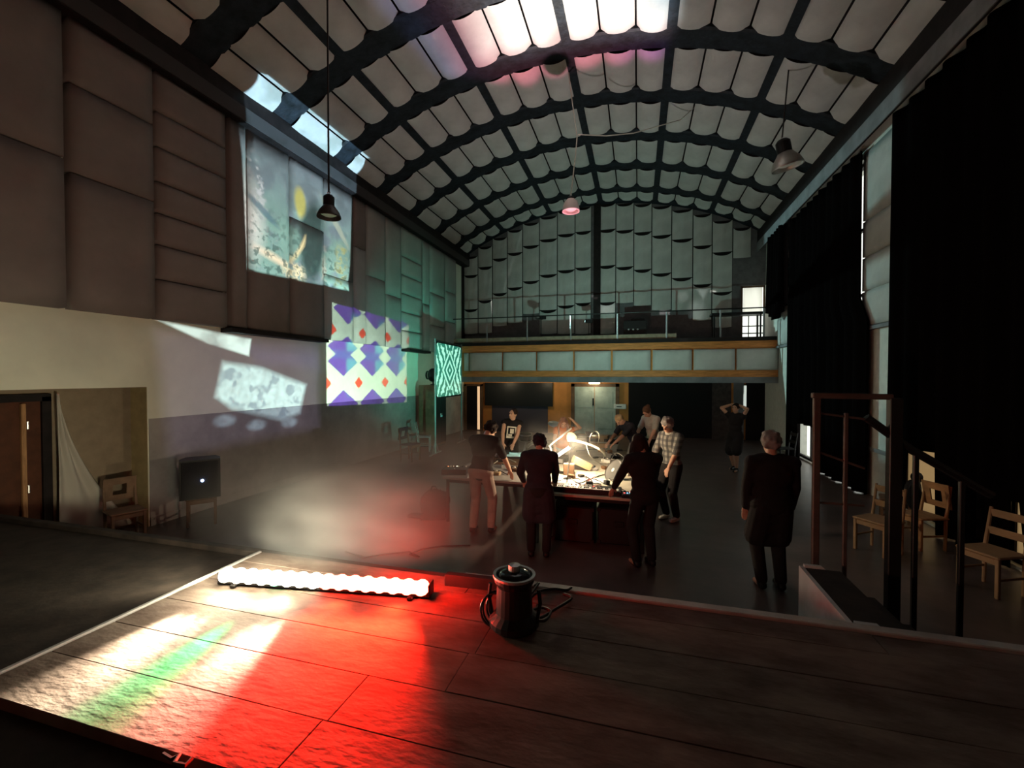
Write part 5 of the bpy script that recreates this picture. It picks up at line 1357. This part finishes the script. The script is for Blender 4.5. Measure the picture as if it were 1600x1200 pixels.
# ================================================================== STAGE STAIRS ON THE RIGHT
SX0, SX1, SY0, SY1 = 1.28, 2.36, YS + .03, 4.02
stt = thing('stage_stairs', 'short wooden stairs from the stage down toward the right wall', 'stairs', (SX0, SY0, 0)); n = 5
for k in range(n):
    z = ZS - .02 - k * .175; x = k * .225
    q = MB(); q.bevbox((x + .125, (SY1 - SY0) / 2, z - .02), (.25, SY1 - SY0 - .06, .04), .006); q.build('tread', STGD, stt)
BLUEP = mat('stringer_paint', (0.50, 0.52, 0.52), 0.7, var=0.1)
for y_ in (0.0, SY1 - SY0 - .03):
    q = MB(); pr = [(0, 0), (0, ZS), (.12, ZS), (1.12, .02), (1.12, 0)]
    q.add([(x, y_ + dy, z) for dy in (0, .03) for x, z in pr], [tuple(range(5)), tuple(reversed(range(5, 10)))] + [(i, 5 + i, 5 + (i+1) % 5, (i+1) % 5) for i in range(5)]); q.build('stringer', BLUEP, stt)
q = MB(); q.box((-.03, 0, 0), (0, SY1 - SY0, ZS - .02)); q.build('end_panel', BLUEP, stt)
rl = thing('stair_railing', 'brown metal railing with dark handrail beside the stage stairs', 'railing', (0, SY1 + .07, 0))
RB = mat('rail_brown', (0.11, 0.075, 0.065), 0.5, metal=0.2, var=0.2)
def rX(px_): return pY(px_, 650, SY1 + .07).x
def rZ(px_, py_): return pY(px_, py_, SY1 + .07).z
q = MB(); q.bevbox(((rX(1268) + rX(1394)) / 2, 0, rZ(1330, 619)), (rX(1394) - rX(1268), .05, .045), .006, ry=.01); q.build('top_rail', RB, rl)
for px_, top, wd, mm in ((1276, 619, .05, RB), (1322, 645, .03, RB), (1398, 622, .085, BLACKM)):
    x = rX(px_); z = rZ(px_, top); q = MB(); q.bevbox((x, 0, z / 2), (wd, wd * .8, z), .005); q.build('post', mm, rl)
for (a_, b_) in (((1276, 645), (1352, 655)), ((1276, 705), (1352, 732)), ((1276, 785), (1352, 790))):
    q = MB(); q.tube([(rX(a_[0]), 0, rZ(*a_)), (rX(b_[0]), 0, rZ(*b_))], .010, 6); q.build('mid_rail', RB, rl)
q = MB(); q.tube([(rX(1353), 0, rZ(1353, 652)), (rX(1425), 0, rZ(1425, 703)), (rX(1552), 0, rZ(1552, 774))], .032, 8); q.build('handrail', BLACKM, rl)
for px_, top in ((1432, 705), (1505, 748)):
    x = rX(px_); z = rZ(px_, top); q = MB(); q.bevbox((x, 0, z / 2), (.035, .03, z), .005); q.build('post', BLACKM, rl)
# wooden chairs along the right windows
PINE = mat('pale_pine', (0.34, 0.20, 0.11), 0.55, var=0.15, scale=4)
GC = 'wooden chairs along the right wall'
p = pz(1372, 862, 0); chair(p, 2.2, 'pale wooden chair just behind the stair railing', PINE, group=GC)
p = pz(1548, 922, 0); chair(p, 2.0, 'pale wooden chair nearest the right edge', PINE, group=GC)
chair((3.85, 7.55, 0), 1.9, 'brown wooden chair with cut out back below the black curtain', WOOD, back='cut', group=GC)
p = Vector((3.98, 8.45, 0))
ch = chair((p.x, p.y, 0), 1.2, 'dark wooden chair under a black jacket before the bright low pane', WOODD, group=GC)
q = MB(); q.ell((0, -.23, .72), (.24, .07, .22)); q.ell((-.2, -.2, .62), (.08, .1, .24)); q.ell((.2, -.2, .62), (.08, .1, .24)); q.ell((0, -.24, .95), (.10, .08, .10)); q.ell((0, -.1, .52), (.2, .16, .05))
jk = obj('jacket', setmat(bake(q, .016, 4), C_BLK), None, (p.x, p.y, 0.005), (0, 0, 1.2)); jk.scale = (1, 1, .86); tag(jk, 'black hooded jacket hung over the chair before the bright low pane', 'jacket')
p = gpos(1262, 12.2); chair((3.85, 13.6, 0), 1.7, 'dark chair silhouetted against the far low window', BLACK, group=GC)
# loose cable on the hall floor
pts = [(735, 852), (690, 853), (660, 858), (640, 866), (655, 870), (640, 862), (600, 866), (570, 871), (540, 862)]
q = MB(); q.tube([pz(*p_, .012) for p_ in pts], .010, 6); tag(q.build('floor_cable', CABLE), 'dark cable looping over the hall floor behind the light bar', 'cable')

# ================================================================== LAMP CAN AND CABLES ON THE STAGE EDGE
p = pz(800, 985, ZS)
t = thing('par_can_lamp', 'dark can stage lamp with a shiny rim, lying among cables on the stage edge', 'stage light', (p.x, p.y + .05, ZS))
q = MB(); q.lathe([(.001, 0), (.13, 0), (.15, .02), (.15, .05), (.11, .09), (.105, .25), (.12, .28), (.12, .30), (.001, .30)], 24); q.sm = False; q.build('can', BLACK, t)
q = MB(); q.lathe([(.115, .295), (.128, .305), (.128, .318), (.110, .318), (.105, .305)], 28); q.build('rim', STEEL, t)
q = MB(); q.ell((0, 0, .305), (.10, .10, .035)); q.sm = True; q.build('lens', mat('dark_lens', (.02, .02, .02), .08), t)
q = MB(); q.lathe([(.035, .33), (.035, .37), (.001, .375)], 14); q.build('cap', STEEL, t)
for sx in (-1, 1):
    q = MB(); q.tube([(sx * .14, 0, .05), (sx * .16, 0, .16), (sx * .15, 0, .24)], .012, 6); q.build('yoke_arm', BLACKM, t)
c = pz(772, 978, ZS)
t2 = thing('cable_coil', 'glossy cable coil standing against the can lamp, edged with red light', 'cable', (c.x, c.y, ZS))
for k in range(4):
    q = MB(); r_ = .085 + .006 * (k % 2); ps = []
    for j in range(25):
        an = 2 * PI * j / 24; ps.append((r_ * math.cos(an) + .012 * k, .02 * k + .03 * math.sin(an), .098 + r_ * math.sin(an)))
    q.tube(ps, .007, 6); q.sm = True; q.build('loop', mat('glossy_cable', (.03, .02, .02), .2, spec=.6), t2)
rr = random.Random(4)
lbs = ['black cable looping right of the can lamp toward the stage edge', 'black cable lying lowest right of the can lamp', 'black cable end pointing over the pale stage edge', 'black cable tangled close to the can lamp base']
for k, pts in enumerate(([(815, 950), (840, 925), (865, 920), (885, 922), (893, 918)], [(812, 975), (845, 965), (870, 950), (893, 935), (880, 928)], [(818, 948), (832, 925), (842, 911), (836, 915)], [(810, 970), (840, 950), (860, 955), (850, 970), (825, 965)])):
    w_ = [pz(x, y_, ZS + .02 + .012 * k) for x, y_ in pts]; sm = []
    for i in range(len(w_) - 1):
        p0 = w_[max(i-1, 0)]; p1 = w_[i]; p2 = w_[i+1]; p3 = w_[min(i+2, len(w_)-1)]
        for j in range(5):
            s2 = j / 5; sm.append(0.5 * ((2*p1) + (p2 - p0)*s2 + (2*p0 - 5*p1 + 4*p2 - p3)*s2*s2 + (3*p1 - p0 - 3*p2 + p3)*s2**3))
    q = MB(); q.tube(sm + [w_[-1]], .009, 6); q.sm = True; tag(q.build('stage_cable', CABLE), lbs[k], 'cable', 'cables beside the can lamp')
# red cables at the lower left
q = MB(); q.tube([pz(x, y_, ZS + .01) for x, y_ in ((255, 1178), (268, 1186), (280, 1180), (272, 1192), (290, 1196), (300, 1185))], .008, 6)
tag(q.build('stage_cable', CABLE), 'short tangled cable at the near edge of the planks', 'cable')

# ================================================================== SMOKE
def smoke_obj(c, r, dens, label, seed):
    q = MB(); q.ell((0, 0, 0), (1, 1, 1), 24, 16)
    o = q.build('smoke_cloud', None, None) if False else obj('smoke_cloud', q.mesh('smoke_cloud', MATS['skin']), None, c)
    o.scale = r
    m_ = bpy.data.materials.new('smoke'); m_.use_nodes = True; nt = m_.node_tree; nt.nodes.remove(nt.nodes['Principled BSDF']); E.nt = nt
    tc = nt.nodes.new('ShaderNodeTexCoord'); sp = nt.nodes.new('ShaderNodeSeparateXYZ'); nt.links.new(tc.outputs['Object'], sp.inputs[0])
    x, y_, z = [E(sp.outputs[i]) for i in range(3)]
    rad = E.op('SQRT', x*x + y_*y_ + z*z)
    n_ = nt.nodes.new('ShaderNodeTexNoise'); n_.inputs['Scale'].default_value = 2.2; n_.inputs['Detail'].default_value = 3
    mp = nt.nodes.new('ShaderNodeMapping'); mp.inputs['Location'].default_value = (seed, seed, 0); nt.links.new(tc.outputs['Object'], mp.inputs[0]); nt.links.new(mp.outputs[0], n_.inputs['Vector'])
    d_ = (1.0 - rad).soft(0.8) * (E(n_.outputs[0]) - 0.30).soft(0.4) * dens
    vs_ = nt.nodes.new('ShaderNodeVolumeScatter'); vs_.inputs['Color'].default_value = (0.92, 0.90, 0.86, 1); vs_.inputs['Anisotropy'].default_value = 0.2
    nt.links.new(d_.k, vs_.inputs['Density']); nt.links.new(vs_.outputs[0], nt.nodes['Material Output'].inputs['Volume'])
    o.data.materials.clear(); o.data.materials.append(m_)
    return tag(o, label, 'smoke', None, 'stuff')
smoke_obj((-2.85, 4.25, 1.2), (1.95, 1.6, 0.85), 0.85, 'pale smoke drifting above the floor behind the light bar', 1.0)
smoke_obj((-1.15, 6.55, 1.35), (0.8, 0.7, 0.55), 0.35, 'faint smoke glowing around the work lamp', 7.0)
smoke_obj((-2.35, 3.25, 1.2), (1.05, 0.62, 0.45), 2.0, 'denser smoke puff close behind the glowing light bar', 4.0)
